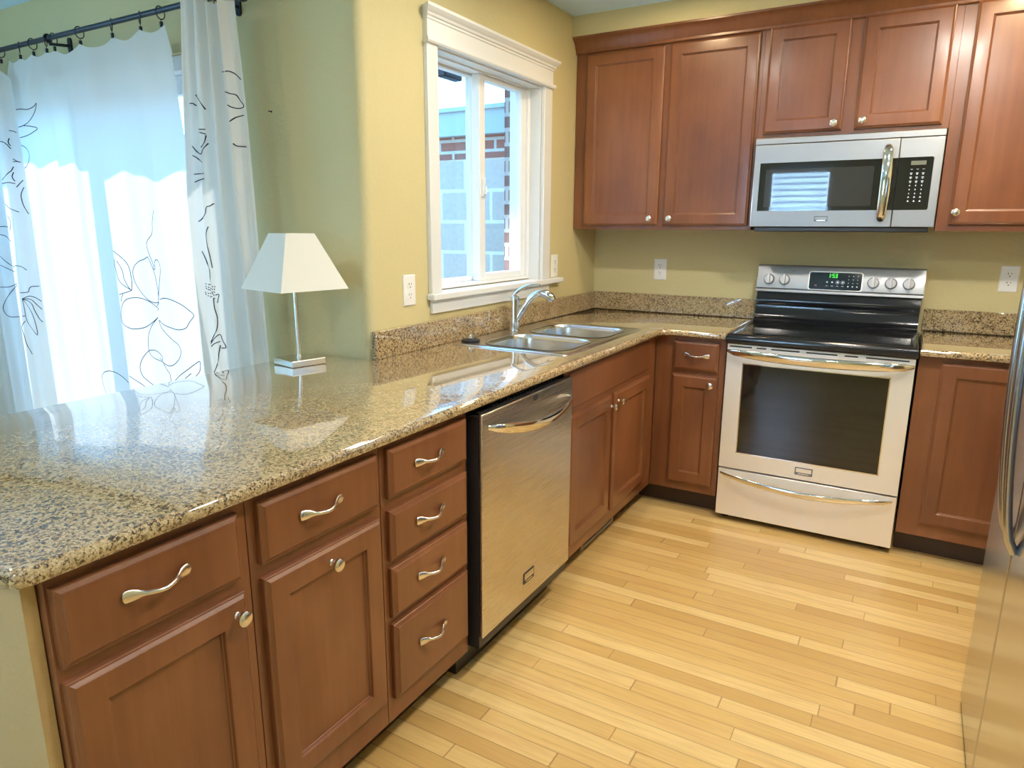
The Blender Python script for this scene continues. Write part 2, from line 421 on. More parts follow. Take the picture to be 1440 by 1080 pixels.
w3 = struct('window_added', MB().box(XL-.14, XL+.02, -5.05, -4.99, .45, 2.25).box(XL-.14, XL+.02, -3.41, -3.35, .45, 2.25).box(XL-.14, XL+.02, -4.99, -3.41, 2.19, 2.25).box(XL-.14, XL+.02, -4.99, -3.41, .45, .51).box(XL-.10, XL-.04, -4.23, -4.17, .51, 2.19), M_TRIM)
MB().box(XL-.08, XL-.075, -4.99, -3.41, .51, 2.19).build('pane', M_PANE, w3)

# outside --------------------------------------------------------------------
struct('ground_patio', MB().box(-6, -.23, -1.85, .9, -.15, -.02), M_CONC)
struct('wall_courtyard', MB().box(-4.6, -.24, .13, .33, -.02, 1.827), M_BLOCK)
br = MB().box(-4.6, -.24, .12, .33, 1.827, 1.968); struct('wall_courtyard_cap', br, M_BRICKW)
struct('roof_fascia', MB().box(-4.6, -.24, .06, .33, 1.968, 2.115).box(-4.6, -.24, .04, .33, 2.115, 2.14), M_FASCIA)
# brick veneer round the kitchen window
v = MB(); v.box(-.235, -.131, -1.85, wy0-.02, -.02, 2.7).box(-.235, -.131, wy1+.045, .13, -.02, 2.7).box(-.235, -.131, wy0-.02, wy1+.045, -.02, wz0-.02).box(-.235, -.131, wy0-.02, wy1+.045, wz1+.05, 2.7)
struct('wall_exterior_brick', v, [M_BRICKR])
struct('added_eave', MB().box(-.575, -.20, -1.7, .1, 2.55, 2.62), M_FASCIA)  # added out of view so the sun gets no further than the sill
fl = thing('floodlight', 'dark boxy outdoor floodlight under the added eave outside the kitchen window', 'outdoor light', (-.52, -.68, 2.55))
MB().box(-.60, -.545, -.735, -.575, 2.145, 2.205).build('head', M_ROD, fl, bev=.008)
MB().tube([(-.565, -.655, 2.20), (-.565, -.655, 2.551)], .008, 8).build('bracket', M_ROD, fl)

# ------------------------------------------------------------------ hardware meshes, used by every cabinet
def knob_mb():
    return MB().lathe([(.0075, 0), (.0075, .002), (.0055, .004), (.0048, .012), (.0065, .016), (.0130, .019), (.0158, .0225), (.0155, .0265), (.012, .0295), (.006, .0308), (.001, .031)], axis='x', seg=20)
ME_KNOB = mesh_only(knob_mb(), 'knob', M_NICKEL)
def pull_mb(L=.122):
    p = MB(); h = L/2
    path = catmull([(.0035, -h, 0), (.005, -h+.010, 0), (.011, -h+.026, -.001), (.021, -h+.042, -.002), (.026, 0, -.003), (.021, h-.042, -.002), (.011, h-.026, -.001), (.005, h-.010, 0), (.0035, h, 0)], 5)
    n = len(path); rad = []
    for i, q in enumerate(path):
        d = abs(q.y)/h
        wv = .0042 if d < .45 else .0042 + .0066*math.sin(min(1, (d-.45)/.42)*PI/2)
        if d > .93: wv *= max(.25, math.sqrt(max(.06, 1-((d-.93)/.07)**2)))
        rad.append((wv, .0042 if d < .5 else .0030))
    p.tube(path, rad, 12, flat=Vector((0, 0, 1)))
    return p
ME_PULL = mesh_only(pull_mb(), 'bow_pull', M_NICKEL, smooth=60)
ROT = {'x': (0, 0, 0), '-y': (0, 0, -PI/2)}

def T(face, base):
    """(u, v, w) on a cabinet front -> world; w is out of the front"""
    if face == 'x': return lambda u, v, w: (base+w, u, v)
    return lambda u, v, w: (u, base-w, v)
def nest(mb, tr, u0, u1, v0, v1, prof):
    L = [[tr(u0+i, v0+i, w), tr(u1-i, v0+i, w), tr(u1-i, v1-i, w), tr(u0+i, v1-i, w)] for i, w in prof]
    mb.loops(L)
DOOR_P = [(0, 0), (0, .011), (.0018, .0135), (.0040, .0140), (.0095, .0185), (.0105, .0198), (.0125, .020), (.0550, .020), (.0565, .0190), (.0580, .0135), (.0605, .0128), (.0620, .0095), (.0640, .0090)]
DRAW_P = [(0, 0), (0, .0105), (.0018, .0128), (.0038, .0133), (.0108, .0175), (.0118, .0190), (.0140, .0195)]
def front(kind, name, parent, face, base, u0, u1, v0, v1):
    m = MB(); nest(m, T(face, base), u0, u1, v0, v1, DOOR_P if kind == 'door' else DRAW_P)
    return m.build(name, M_WOOD, parent, smooth=12)
def knob(parent, face, base, u, v, name='knob'): return share(ME_KNOB, name, parent, T(face, base)(u, v, .0200), ROT[face])
def pull(parent, face, base, u, v): return share(ME_PULL, 'handle', parent, T(face, base)(u, v, .0195), ROT[face])
FX = .61
def base_cab(name, label, y0, y1, hollow=False):
    c = thing(name, label, 'cabinet', (.30, (y0+y1)/2, 0))
    m = MB().box(.012, FX, y0+.0005, y1-.0005, .105, .8835)
    if hollow:
        m = MB().box(FX-.02, FX, y0+.0005, y1-.0005, .105, .8835).box(.012, .03, y0+.0005, y1-.0005, .105, .8835).box(.03, FX-.02, y0+.0005, y1-.0005, .105, .125)
        m.box(.03, FX-.02, y0+.0005, y0+.0185, .125, .8835).box(.03, FX-.02, y1-.0185, y1-.0005, .125, .8835)
    m.build('cabinet_body', M_WOOD, c, bev=.0006)
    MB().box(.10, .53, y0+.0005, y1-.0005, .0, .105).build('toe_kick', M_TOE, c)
    return c

# left run, nearest cabinet first
c = base_cab('base_cabinet', 'brown base cabinet at the free end of the peninsula, one drawer over a wide door', -3.390, -3.032)
dr = front('drawer', 'drawer', c, 'x', FX, -3.385, -3.057, .722, .858); pull(dr, 'x', FX, -3.230, .799)
do = front('door', 'door', c, 'x', FX, -3.385, -3.055, .185, .697); knob(do, 'x', FX, -3.083, .660)
c = base_cab('base_cabinet', 'brown base cabinet between the peninsula end and the four-drawer unit, knob mid top rail', -3.031, -2.648)
dr = front('drawer', 'drawer', c, 'x', FX, -3.010, -2.666, .728, .861); pull(dr, 'x', FX, -2.856, .799)
do = front('door', 'door', c, 'x', FX, -3.010, -2.664, .185, .698); knob(do, 'x', FX, -2.835, .660)
c = base_cab('drawer_cabinet', 'brown base cabinet of four stacked drawers beside the dishwasher', -2.647, -2.276)
for v0, v1, hz in ((.732, .861, .800), (.566, .700, .641), (.408, .546, .484), (.172, .388, .289)):
    dr = front('drawer', 'drawer', c, 'x', FX, -2.628, -2.290, v0, v1); pull(dr, 'x', FX, -2.476, hz)
c = base_cab('sink_cabinet', 'brown two-door base cabinet under the sink with a plain false front', -1.640, -.611, True)
m = MB(); nest(m, T('x', FX), -1.600, -.730, .722, .862, [(0, 0), (0, .003), (.002, .005)]); m.build('false_front', M_WOOD, c)
do = front('door', 'door', c, 'x', FX, -1.604, -1.204, .165, .700); knob(do, 'x', FX, -1.222, .655)
do = front('door', 'door', c, 'x', FX, -1.168, -.738, .165, .700); knob(do, 'x', FX, -1.142, .663)
# range wall
c = thing('narrow_cabinet', 'narrow brown base cabinet left of the stove, small drawer over a door', 'cabinet', (.78, -.30, 0))
MB().box(.6115, .947, -.61, -.012, .105, .8835).build('cabinet_body', M_WOOD, c, bev=.0006)
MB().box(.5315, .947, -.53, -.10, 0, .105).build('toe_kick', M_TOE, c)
dr = front('drawer', 'drawer', c, '-y', -.61, .703, .919, .720, .861); pull(dr, '-y', -.61, .818, .796)
do = front('door', 'door', c, '-y', -.61, .703, .922, .150, .697); knob(do, '-y', -.61, .893, .660)
c = thing('base_cabinet', 'brown base cabinet right of the stove, one full-height door, partly behind the fridge', 'cabinet', (2.1, -.30, 0))
MB().box(1.7225, 2.69, -.61, -.012, .105, .8835).build('cabinet_body', M_WOOD, c, bev=.0006)
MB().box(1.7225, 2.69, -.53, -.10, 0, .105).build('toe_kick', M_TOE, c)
front('door', 'door', c, '-y', -.61, 1.803, 2.230, .166, .862)
# wall cabinets
UY = -.31
def wall_cab(label, x0, x1, z0, z1):
    c = thing('wall_cabinet', label, 'cabinet', ((x0+x1)/2, -.15, z0))
    MB().box(x0, x1, UY, -.003, z0, z1).build('cabinet_body', M_WOOD, c, bev=.0006); return c
c = wall_cab('brown two-door wall cabinet in the corner by the kitchen window', .003, .9505, 1.378, 2.290)
do = front('door', 'door', c, '-y', UY, .064, .484, 1.398, 2.258); knob(do, '-y', UY, .448, 1.432)
do = front('door', 'door', c, '-y', UY, .512, .934, 1.398, 2.262); knob(do, '-y', UY, .553, 1.432)
c = wall_cab('short brown two-door wall cabinet above the microwave', .951, 1.7165, 1.796, 2.290)
do = front('door', 'door', c, '-y', UY, .975, 1.308, 1.814, 2.270); knob(do, '-y', UY, 1.277, 1.842)
do = front('door', 'door', c, '-y', UY, 1.360, 1.690, 1.814, 2.270); knob(do, '-y', UY, 1.391, 1.846)
c = wall_cab('tall brown wall cabinet right of the microwave', 1.717, 2.695, 1.378, 2.290)
do = front('door', 'door', c, '-y', UY, 1.762, 2.205, 1.405, 2.270); knob(do, '-y', UY, 1.783, 1.455)
front('door', 'door', c, '-y', UY, 2.250, 2.680, 1.405, 2.270)
m = MB()
cp = [(.010, 2.266), (.014, 2.270), (.014, 2.280), (.022, 2.288), (.027, 2.300), (.036, 2.316), (.052, 2.328), (.060, 2.332), (.060, 2.342), (.0, 2.342), (.0, 2.291), (.004, 2.2905)]
m.loops([[(xx, UY-w, z) for w, z in cp] for xx in (.002, 2.697)])
cm = m.build('crown_molding', M_WOOD, loc=(1.3, UY, 2.27), smooth=25)
tag(cm, 'brown wooden crown moulding running along the top of the wall cabinets', 'moulding')
# toe kick heat register
c = thing('vent_grille', 'beige metal heat register in the toe kick under the sink cabinet', 'vent', (.531, -1.11, 0))
M_BEIGE = mat('register_beige', (.50, .42, .32), .4)
MB().box(.5305, .545, -1.295, -1.275, .004, .092).box(.5305, .545, -.945, -.930, .004, .092).box(.5305, .545, -1.275, -.945, .004, .013).box(.5305, .545, -1.275, -.945, .080, .092).build('frame', M_BEIGE, c, bev=.002)
MB().box(.5302, .533, -1.275, -1.12, .013, .080).build('opening', M_DARK, c)
m = MB().box(.5302, .536, -1.12, -.945, .013, .080)
for k in range(9): m.box(.536, .541, -1.112+k*.0185, -1.103+k*.0185, .022, .076)
m.build('damper', M_BEIGE, c)

# ------------------------------------------------------------------ worktops
def poly_off(P, d):
    out = []; n = len(P)
    for i in range(n):
        a, b, c = Vector(P[i-1]), Vector(P[i]), Vector(P[(i+1) % n])
        e1, e2 = (b-a).normalized(), (c-b).normalized(); n1, n2 = Vector((-e1.y, e1.x)), Vector((-e2.y, e2.x))
        k = n1 + n2; k = k * (1/ max(.2, 1 + n1.dot(n2)))
        out.append(b + k*d)
    return out
def slab(name, outline, holes, parent, loc, z0=.8845, z1=.914, prof=None):
    prof = prof or [(.010, 0), (.004, .0025), (.0008, .008), (0, .0145), (.0008, .0205), (.004, .0255), (.0085, .0285), (.013, .0295)]
    bm = bmesh.new(); rings = []
    for d, dz in prof:
        rings.append([bm.verts.new((p.x, p.y, z0+dz)) for p in poly_off(outline, d)])
    n = len(outline)
    for k in range(len(rings)-1):
        for i in range(n): bm.faces.new((rings[k][i], rings[k][(i+1)%n], rings[k+1][(i+1)%n], rings[k+1][i]))
    for ring, z in ((rings[-1], z1), (rings[0], z0)):
        ed = [bm.edges.get((ring[i], ring[(i+1)%n])) for i in range(n)]
        for H in holes:
            hv = [bm.verts.new((x, y, z)) for x, y in H]
            ed += [bm.edges.new((hv[i], hv[(i+1)%len(hv)])) for i in range(len(hv))]
            if z == z1: top = hv
            else:
                for i in range(len(hv)): bm.faces.new((top[i], top[(i+1)%len(hv)], hv[(i+1)%len(hv)], hv[i]))
        bmesh.ops.triangle_fill(bm, use_beauty=True, edges=ed)
    bmesh.ops.recalc_face_normals(bm, faces=bm.faces)
    base = world_of(parent) if parent else Vector(loc)
    bmesh.ops.translate(bm, verts=bm.verts, vec=-base)
    me = bpy.data.meshes.new(name); bm.to_mesh(me); bm.free(); me.materials.append(M_GRAN); me.shade_smooth(); me.set_sharp_from_angle(angle=math.radians(30))
    o = bpy.data.objects.new(name, me); COL.objects.link(o)
    if parent: o.parent = parent
    else: o.location = base
    return o
wt_ = thing('countertop', 'speckled granite worktop running from the peninsula round the sink to the stove', 'countertop', (.32, -2.3, .8845))
XB = -.297
out = [(XB, -3.445), (.62, -3.445), (.641, -3.436), (.65, -3.415), (.65, -.700), (.662, -.668), (.694, -.652), (.949, -.652), (.949, -.002), (.002, -.002), (.002, -1.982), (XB, -1.982)]
hole = [(.072, -1.533), (.556, -1.533), (.556, -.752), (.072, -.752)]
slab('worktop', out, [hole], wt_, None)
MB().box(.0015, .022, -1.978, -.0225, .9142, 1.016).build('upstand', M_GRAN, wt_, bev=.0025)
MB().box(.0015, .949, -.022, -.0015, .9142, 1.016).build('upstand', M_GRAN, wt_, bev=.0025)
wt2 = thing('countertop', 'short speckled granite worktop right of the stove reaching behind the fridge', 'countertop', (2.2, -.3, .8845))
slab('worktop', [(1.7225, -.652), (2.697, -.652), (2.697, -.002), (1.7225, -.002)], [], wt2, None)
MB().box(1.7225, 2.697, -.022, -.0015, .9142, 1.016).build('upstand', M_GRAN, wt2, bev=.0025)

# ------------------------------------------------------------------ sink and tap
sk = thing('kitchen_sink', 'stainless steel double bowl drop-in sink under the kitchen window', 'sink', (.31, -1.14, .80))
zt = .9185
bowls = [rrect(.150, .535, -1.505, -1.175, .085), rrect(.150, .535, -1.125, -.785, .085)]
bm = bmesh.new()
o1 = rrect(.052, .578, -1.555, -.728, .02, 3)
rl = []
for d, z in ((0, .9145), (.0015, .9165), (.007, .9195), (.013, .9195), (.017, zt)):
    rl.append([bm.verts.new((p.x, p.y, z)) for p in poly_off(o1, d)])
n = len(o1)
for k in range(4):
    for i in range(n): bm.faces.new((rl[k][i], rl[k][(i+1)%n], rl[k+1][(i+1)%n], rl[k+1][i]))
ed = [bm.edges.get((rl[-1][i], rl[-1][(i+1)%n])) for i in range(n)]
for B in bowls:
    hv = [bm.verts.new((x, y, zt)) for x, y in B]; ed += [bm.edges.new((hv[i], hv[(i+1)%len(hv)])) for i in range(len(hv))]
bmesh.ops.triangle_fill(bm, use_beauty=True, edges=ed)
bmesh.ops.recalc_face_normals(bm, faces=bm.faces); bmesh.ops.translate(bm, verts=bm.verts, vec=-world_of(sk))
me = bpy.data.meshes.new('rim'); bm.to_mesh(me); bm.free(); me.materials.append(M_SINK); me.shade_smooth(); me.set_sharp_from_angle(angle=math.radians(30))
o = bpy.data.objects.new('rim', me); COL.objects.link(o); o.parent = sk
for B in bowls:
    L = []
    for d, z in ((-.004, zt+.0015), (.002, zt+.0015), (.005, zt-.002), (.008, zt-.02), (.016, .80), (.022, .765), (.040, .748), (.075, .742)):
        L.append([(p.x, p.y, z) for p in poly_off(B, d)])
    cx, cy = sum(p[0] for p in B)/len(B), sum(p[1] for p in B)/len(B)
    L.append([(cx + .043*math.cos(math.atan2(p[1]-cy, p[0]-cx)), cy + .043*math.sin(math.atan2(p[1]-cy, p[0]-cx)), .740) for p in B])
    m = MB().loops(L, cap0=False, cap1=True); bo = m.build('basin', M_SINK, sk, smooth=50)
    MB().lathe([(.044, .7405), (.044, .7425), (.036, .7425), (.032, .7405), (.004, .7405)], (cx, cy, 0), seg=24).build('drain', M_CHROME, bo)
fa = thing('kitchen_faucet', 'chrome single-lever kitchen faucet on the back deck of the sink', 'faucet', (.088, -1.10, zt))
fx, fy = .088, -1.100
m = MB().lathe([(.027, zt), (.027, zt+.004), (.0235, zt+.008), (.022, zt+.05), (.021, zt+.10), (.0215, zt+.135), (.0225, zt+.150), (.021, zt+.158), (.012, zt+.163), (.001, zt+.164)], (fx, fy, 0), seg=28)
m.build('faucet_body', M_CHROME, fa)
dv = Vector((.93, .36, 0)).normalized()
def fp(r, z): return (fx+dv.x*r, fy+dv.y*r, zt+z)
m = MB().tube(catmull([fp(.000, .030), fp(.018, .065), fp(.045, .110), (*fp(.075, .150)[:2], zt+.150), fp(.105, .170), fp(.128, .174)], 5), [.0165]*10+[.0145]*12+[.015]*4, 16)
sp = m.build('spout', M_CHROME, fa, smooth=60)
MB().tube([fp(.122, .1755), fp(.145, .172), fp(.165, .158), fp(.172, .146), fp(.174, .140)], [.0165, .0205, .0215, .0205, .019], 18).build('spray_head', M_CHROME, sp, smooth=60)
m = MB().tube(catmull([fp(-.010, .155), fp(.004, .172), fp(.030, .193), fp(.065, .208), fp(.105, .213), fp(.118, .212)], 5), [(.015-.0003*i, .0075-.0001*i) for i in range(26)], 12, flat=Vector((-dv.y, dv.x, 0)))
m.build('lever', M_CHROME, fa, smooth=60)
ss = thing('sink_stopper', 'round black rubber sink stopper with metal grip on the corner of the sink deck', 'sink stopper', (.085, -1.470, zt))
MB().lathe([(.036, zt), (.040, zt+.003), (.040, zt+.006), (.034, zt+.009), (.001, zt+.010)], (.088, -1.465, 0), seg=28).build('flange', M_BLACKP, ss)
MB().lathe([(.020, zt+.009), (.022, zt+.013), (.022, zt+.019), (.012, zt+.021), (.010, zt+.028), (.013, zt+.032), (.001, zt+.033)], (.088, -1.465, 0), seg=20).build('grip', M_CHROME, ss)

# ------------------------------------------------------------------ stove
RX0, RX1 = .957, 1.712
rg = thing('electric_range', 'stainless steel electric stove with a black glass cooktop and five white knobs', 'stove', (1.335, -.33, 0))
m = MB().box(RX0, RX1, -.600, -.030, .035, .895); m.build('range_body', M_BLACKP, rg, bev=.003)
for x, y in ((.99, -.56), (1.68, -.56), (.99, -.08), (1.68, -.08)):
    MB().lathe([(.018, 0), (.018, .03), (.012, .036)], (x, y, 0), seg=14).build('foot', M_BLACKP, rg)
# cooktop: raised rim round a sheet of black glass
m = MB(); L = []
for d, z in ((.0, .870), (-.004, .874), (-.006, .888), (-.004, .904), (.004, .914), (.012, .9175), (.020, .9165), (.026, .913)):
    L.append([(p.x, p.y, z) for p in poly_off([(RX0-.002, -.645), (RX1+.002, -.645), (RX1+.002, -.085), (RX0-.002, -.085)], d)])
m.loops(L, True, True); ck = m.build('cooktop', M_BLACK, rg, smooth=50)
m = MB().box(RX0+.028, RX1-.028, -.613, -.118, .9128, .9140); gl = m.build('cooktop_glass', M_GLASSB, ck)
for x, y, r in ((1.13, -.46, .10), (1.54, -.46, .085), (1.15, -.22, .075), (1.53, -.22, .10), (1.335, -.20, .05)):
    q = MB()
    for rr in (r, r*.62):
        q.loops([[(x+k*math.cos(2*PI*i/40), y+k*math.sin(2*PI*i/40), .9143) for i in range(40)] for k in (rr-.0008, rr+.0008)], False, False)
    q.build('burner_ring', M_RING, gl)
# black backguard sweeping up to the console
prof = [(-.128, .912), (-.120, .920), (-.108, .926), (-.096, .936), (-.088, .955), (-.084, .98), (-.078, .996), (-.080, 1.004), (-.086, 1.012), (-.084, 1.03), (-.076, 1.05), (-.072, 1.068), (-.030, 1.068), (-.030, .912)]
m = MB().loops([[(x, y, z) for y, z in prof] for x in (RX0+.006, RX1-.006)]); m.build('backguard', M_BLACK, rg, smooth=50)
# console
cz0, cz1 = 1.066, 1.203
def cy(z): return -.083 + (z-cz0)*.16
prof = [(cy(1.068)-.001, 1.066), (cy(1.068)-.010, 1.070), (cy(1.084)-.010, 1.082), (cy(1.088), 1.088), (cy(1.194), 1.194), (cy(1.2)+.004, 1.201), (cy(1.203)+.012, 1.203), (-.012, 1.203), (-.012, 1.066)]
tilt = math.atan(.16)
def cpt(x, z, w): return (x, cy(z) - w*math.cos(tilt), z + w*math.sin(tilt))
def cplate(mb, pts, w0, w1): return mb.loops([[cpt(x, z, w) for x, z in pts] for w in (w0, w1)])
m = MB().loops([[(x, y, z) for y, z in prof] for x in (RX0, RX1)])
m.mi = 1
for xx in (1.017, 1.092, 1.497, 1.572, 1.647):
    for zz, wd in ((1.167, .004), (1.094, .008)): cplate(m, [(xx-wd/2, zz), (xx+wd/2, zz), (xx+wd/2, zz+.003), (xx-wd/2, zz+.003)], .0, .0006)
cplate(m, [(1.118, 1.178), (1.142, 1.178), (1.142, 1.1795), (1.118, 1.1795)], 0, .0006); cplate(m, [(1.126, 1.171), (1.134, 1.171), (1.134, 1.1745), (1.126, 1.1745)], 0, .0006)
cs = m.build('control_console', [M_STEELM, M_GREY], rg, bev=.0012)
cplate(MB(), rrect(1.205, 1.451, 1.086, 1.178, .012), -.002, .0012).build('display_bezel', M_STEELX, cs)
pn = cplate(MB(), rrect(1.210, 1.446, 1.090, 1.174, .010), -.002, .0020).build('display_panel', M_GLASSB, cs)
SEG = {'1': 'bc', '5': 'afgcd', '3': 'abgcd'}
def digit(mb, x, z, w, h, ch, place, th=.0016):
    hh = h/2
    R = {'a': (x, x+w, z+h-th, z+h), 'd': (x, x+w, z, z+th), 'g': (x, x+w, z+hh-th/2, z+hh+th/2), 'b': (x+w-th, x+w, z+hh, z+h), 'c': (x+w-th, x+w, z, z+hh), 'f': (x, x+th, z+hh, z+h), 'e': (x, x+th, z, z+hh)}
    for s in SEG[ch]:
        a, b_, c_, d_ = R[s]; place(mb, [(a, c_), (b_, c_), (b_, d_), (a, d_)])
m = MB(); pl = lambda mb, pts: cplate(mb, pts, .0015, .0026)
x = 1.298
for ch in '1:53':
    if ch == ':':
        for zz in (1.155, 1.162): pl(m, [(x+.001, zz), (x+.003, zz), (x+.003, zz+.002), (x+.001, zz+.002)])
        x += .0065; continue
    if ch == '1': x -= .004
    digit(m, x, 1.149, .0095, .019, ch, pl, .0018); x += .0130
m.build('clock_digits', M_GREEN, pn)
m = MB()
for k, xx in enumerate((1.292, 1.315, 1.340, 1.363)):
    pl(m, rrect(xx-.0035, xx+.0035, 1.124, 1.130, .002, 3))
    if k > 1: m.loops([[cpt(xx+q*math.cos(2*PI*i/20), 1.127+q*math.sin(2*PI*i/20), .0024) for i in range(20)] for q in (.0075, .0085)], False, False)
for r in range(4):
    for k in range(3):
        s = .0016 if r < 3 else .0030
        xx, zz = 1.388+k*.020, 1.158-r*.0165; pl(m, rrect(xx-s, xx+s, zz-s, zz+s, s*.6, 2))
for xx in (1.292, 1.316, 1.340, 1.363): pl(m, [(xx-.005, 1.108), (xx+.005, 1.108), (xx+.005, 1.1095), (xx-.005, 1.1095)])
m.build('panel_icon', M_ICON, pn)
M_ORNG = mat('indicator_amber', (.35, .12, .02), .5)
pl(MB(), [(1.236, 1.106), (1.246, 1.106), (1.246, 1.113), (1.236, 1.113)]).build('indicator', M_ORNG, pn)
M_KNOBW = mat('stove_knob_white', (.78, .79, .82), .25)
M_KNOBG = mat('stove_knob_ring', (.22, .23, .27), .3, .5)
for xx in (1.017, 1.092, 1.497, 1.572, 1.647):
    k = MB()
    def ring(r, w, x=xx): return [cpt(x + r*math.cos(2*PI*i/28), 1.131 + r*math.sin(2*PI*i/28), w) for i in range(28)]
    k.loops([ring(.0265, -.002), ring(.0265, .004), ring(.0245, .006)]); ko = k.build('knob', M_KNOBG, cs)
    g = MB().loops([ring(.0225, .004), ring(.0215, .018), ring(.019, .020)])
    g.loops([[cpt(xx+a, 1.131+b_, w) for a, b_ in ((-.0055, -.0225), (.0055, -.0225), (.0045, .024), (-.0045, .024))] for w in (.018, .031)])
    g.build('grip', M_KNOBW, ko, smooth=40)
    g = MB().loops([[cpt(xx+a, 1.131+b_, w) for a, b_ in ((.0056, -.020), (.0072, -.020), (.0062, .021), (.0046, .021))] for w in (.019, .0305)]); g.build('grip_side', M_KNOBG, ko)
# oven door
RF = -.632
def plate(x0, x1, z0, z1, y0, y1): return MB().box(x0, x1, y0, y1, z0, z1)
m = MB()
x0, x1, z0, z1 = RX0, RX1, .272, .866
wx0, wx1, wz0_, wz1_ = 1.033, 1.629, .352, .779
m.box(x0, wx0, RF, -.602, z0, z1).box(wx1, x1, RF, -.602, z0, z1).box(wx0, wx1, RF, -.602, z0, wz0_).box(wx0, wx1, RF, -.602, wz1_, z1)
od = m.build('oven_door', M_STEELX, rg, smooth=0)
MB().box(wx0-.0025, wx1+.0025, RF-.0015, RF+.004, wz0_-.0025, wz0_+.002).box(wx0-.0025, wx1+.0025, RF-.0015, RF+.004, wz1_-.002, wz1_+.0025).box(wx0-.0025, wx0+.002, RF-.0015, RF+.004, wz0_, wz1_).box(wx1-.002, wx1+.0025, RF-.0015, RF+.004, wz0_, wz1_).build('window_bead', M_CHROME, od)
MB().box(wx0, wx1, RF+.003, RF+.010, wz0_, wz1_).build('oven_window', M_OVENGL, od)
m = MB()
for a, b_ in ((.968, 1.066), (1.086, 1.128), (1.150, 1.268), (1.296, 1.420), (1.448, 1.500), (1.530, 1.690)):
    m.box(a, b_, RF-.0012, RF+.002, .8535, .8595)
m.build('vent_slot', M_DARK, od)
def bow(x0, x1, z0, sag, out, yb, tw, tn, seg=16, n=24, ptaper=.55):
    P = []; Rr = []
    for i in range(n+1):
        t = i/n; s = math.sin(PI*t)**ptaper; c = math.sin(PI*t)
        P.append((x0+(x1-x0)*t, yb-.004-out*s, z0-sag*c)); q = .35+.65*s; Rr.append((tw*q, tn*(.45+.55*s)))
    return MB().tube(P, Rr, seg, flat=Vector((0, -.35, 1)))
bow(.962, 1.707, .834, .010, .048, RF, .0225, .0110, ptaper=.30).build('door_handle', M_CHROME, od, smooth=60)
def badge(parent, cx, cz, w, h, tr, mats=(M_STEELX, M_GREY)):
    b_ = MB(); L = [tr(cx-w/2, cz-h/2), tr(cx+w/2, cz-h/2), tr(cx+w/2, cz+h/2), tr(cx-w/2, cz+h/2)]
    def q(u0, u1, v0, v1, w0, w1): return [[tr(u, v, k) for u, v in ((u0, v0), (u1, v0), (u1, v1), (u0, v1))] for k in (w0, w1)]
    b_.loops(q(cx-w/2, cx+w/2, cz-h/2, cz+h/2, 0, .002)); bo = b_.build('badge', mats[1], parent)
    MB().loops(q(cx-w/2+.005, cx+w/2-.005, cz-h*.15, cz+h/2-.005, .001, .003)).build('badge_face', mats[0], bo)
    MB().loops(q(cx-w*.30, cx+w*.30, cz-h*.36, cz-h*.28, .001, .0026)).build('badge_line', M_CHROME, bo)
TR = lambda face, base: (lambda u, v, w=0: T(face, base)(u, v, w))
badge(od, 1.335, .312, .075, .036, TR('-y', RF))
# storage drawer with its bow handle
rd = MB().box(RX0, RX1, RF+.002, -.602, .030, .263).build('storage_drawer', M_STEELX, rg, bev=.002)
bow(.968, 1.694, .243, .030, .040, RF, .0180, .009, ptaper=.45).build('drawer_handle', M_CHROME, rd, smooth=60)

# ------------------------------------------------------------------ microwave
mw = thing('microwave', 'stainless steel over-the-range microwave with a black window and vertical handle', 'microwave', (1.335, -.18, 1.39))
MF = -.366
MB().box(RX0+.002, RX1-.002, MF+.022, -.004, 1.394, 1.793).build('microwave_body', M_BLACKP, mw, bev=.002)
MB().box(RX0+.020, RX1-.020, MF+.010, -.05, 1.372, 1.3938).build('underside', M_BLACKP, mw, bev=.004)
m = MB().loops([[(x, y, z) for y, z in ((MF, 1.764), (MF, 1.789), (MF+.010, 1.7935), (MF+.025, 1.7935), (MF+.025, 1.764))] for x in (RX0, RX1)])
m.build('top_vent', M_STEELM, mw, bev=.0015)
md = MB().box(RX0, 1.5492, MF, MF+.0215, 1.394, 1.7615).build('microwave_door', M_STEELM, mw, bev=.0025)
mp = MB().box(1.5508, RX1, MF, MF+.0215, 1.394, 1.7615).build('control_panel', M_STEELM, mw, bev=.0025)
wd = MB().box(.985, 1.5490, MF-.0012, MF+.002, 1.466, 1.681).build('door_glass', M_GLASSB, md)
M_MESH = mat('microwave_window_mesh', (.030, .034, .037), .025, Specular_IOR_Level=.7)
MB().box(1.012, 1.462, MF-.0018, MF+.001, 1.484, 1.652).build('door_window', M_MESH, wd)
def fplate(mb, pts, y0, y1): return mb.loops([[(x, y, z) for x, z in pts] for y in (y0, y1)])
kp = fplate(MB(), [(1.551, 1.466)] + rrect(1.60, 1.680, 1.466, 1.682, .008)[22:] + rrect(1.60, 1.680, 1.466, 1.682, .008)[:7] + [(1.551, 1.682)], MF-.0012, MF+.002).build('keypad', M_GLASSB, mp)
fplate(MB(), [(1.598, 1.650), (1.654, 1.650), (1.654, 1.667), (1.598, 1.667)], MF-.0018, MF).build('display', M_LCD, kp)
m = MB()
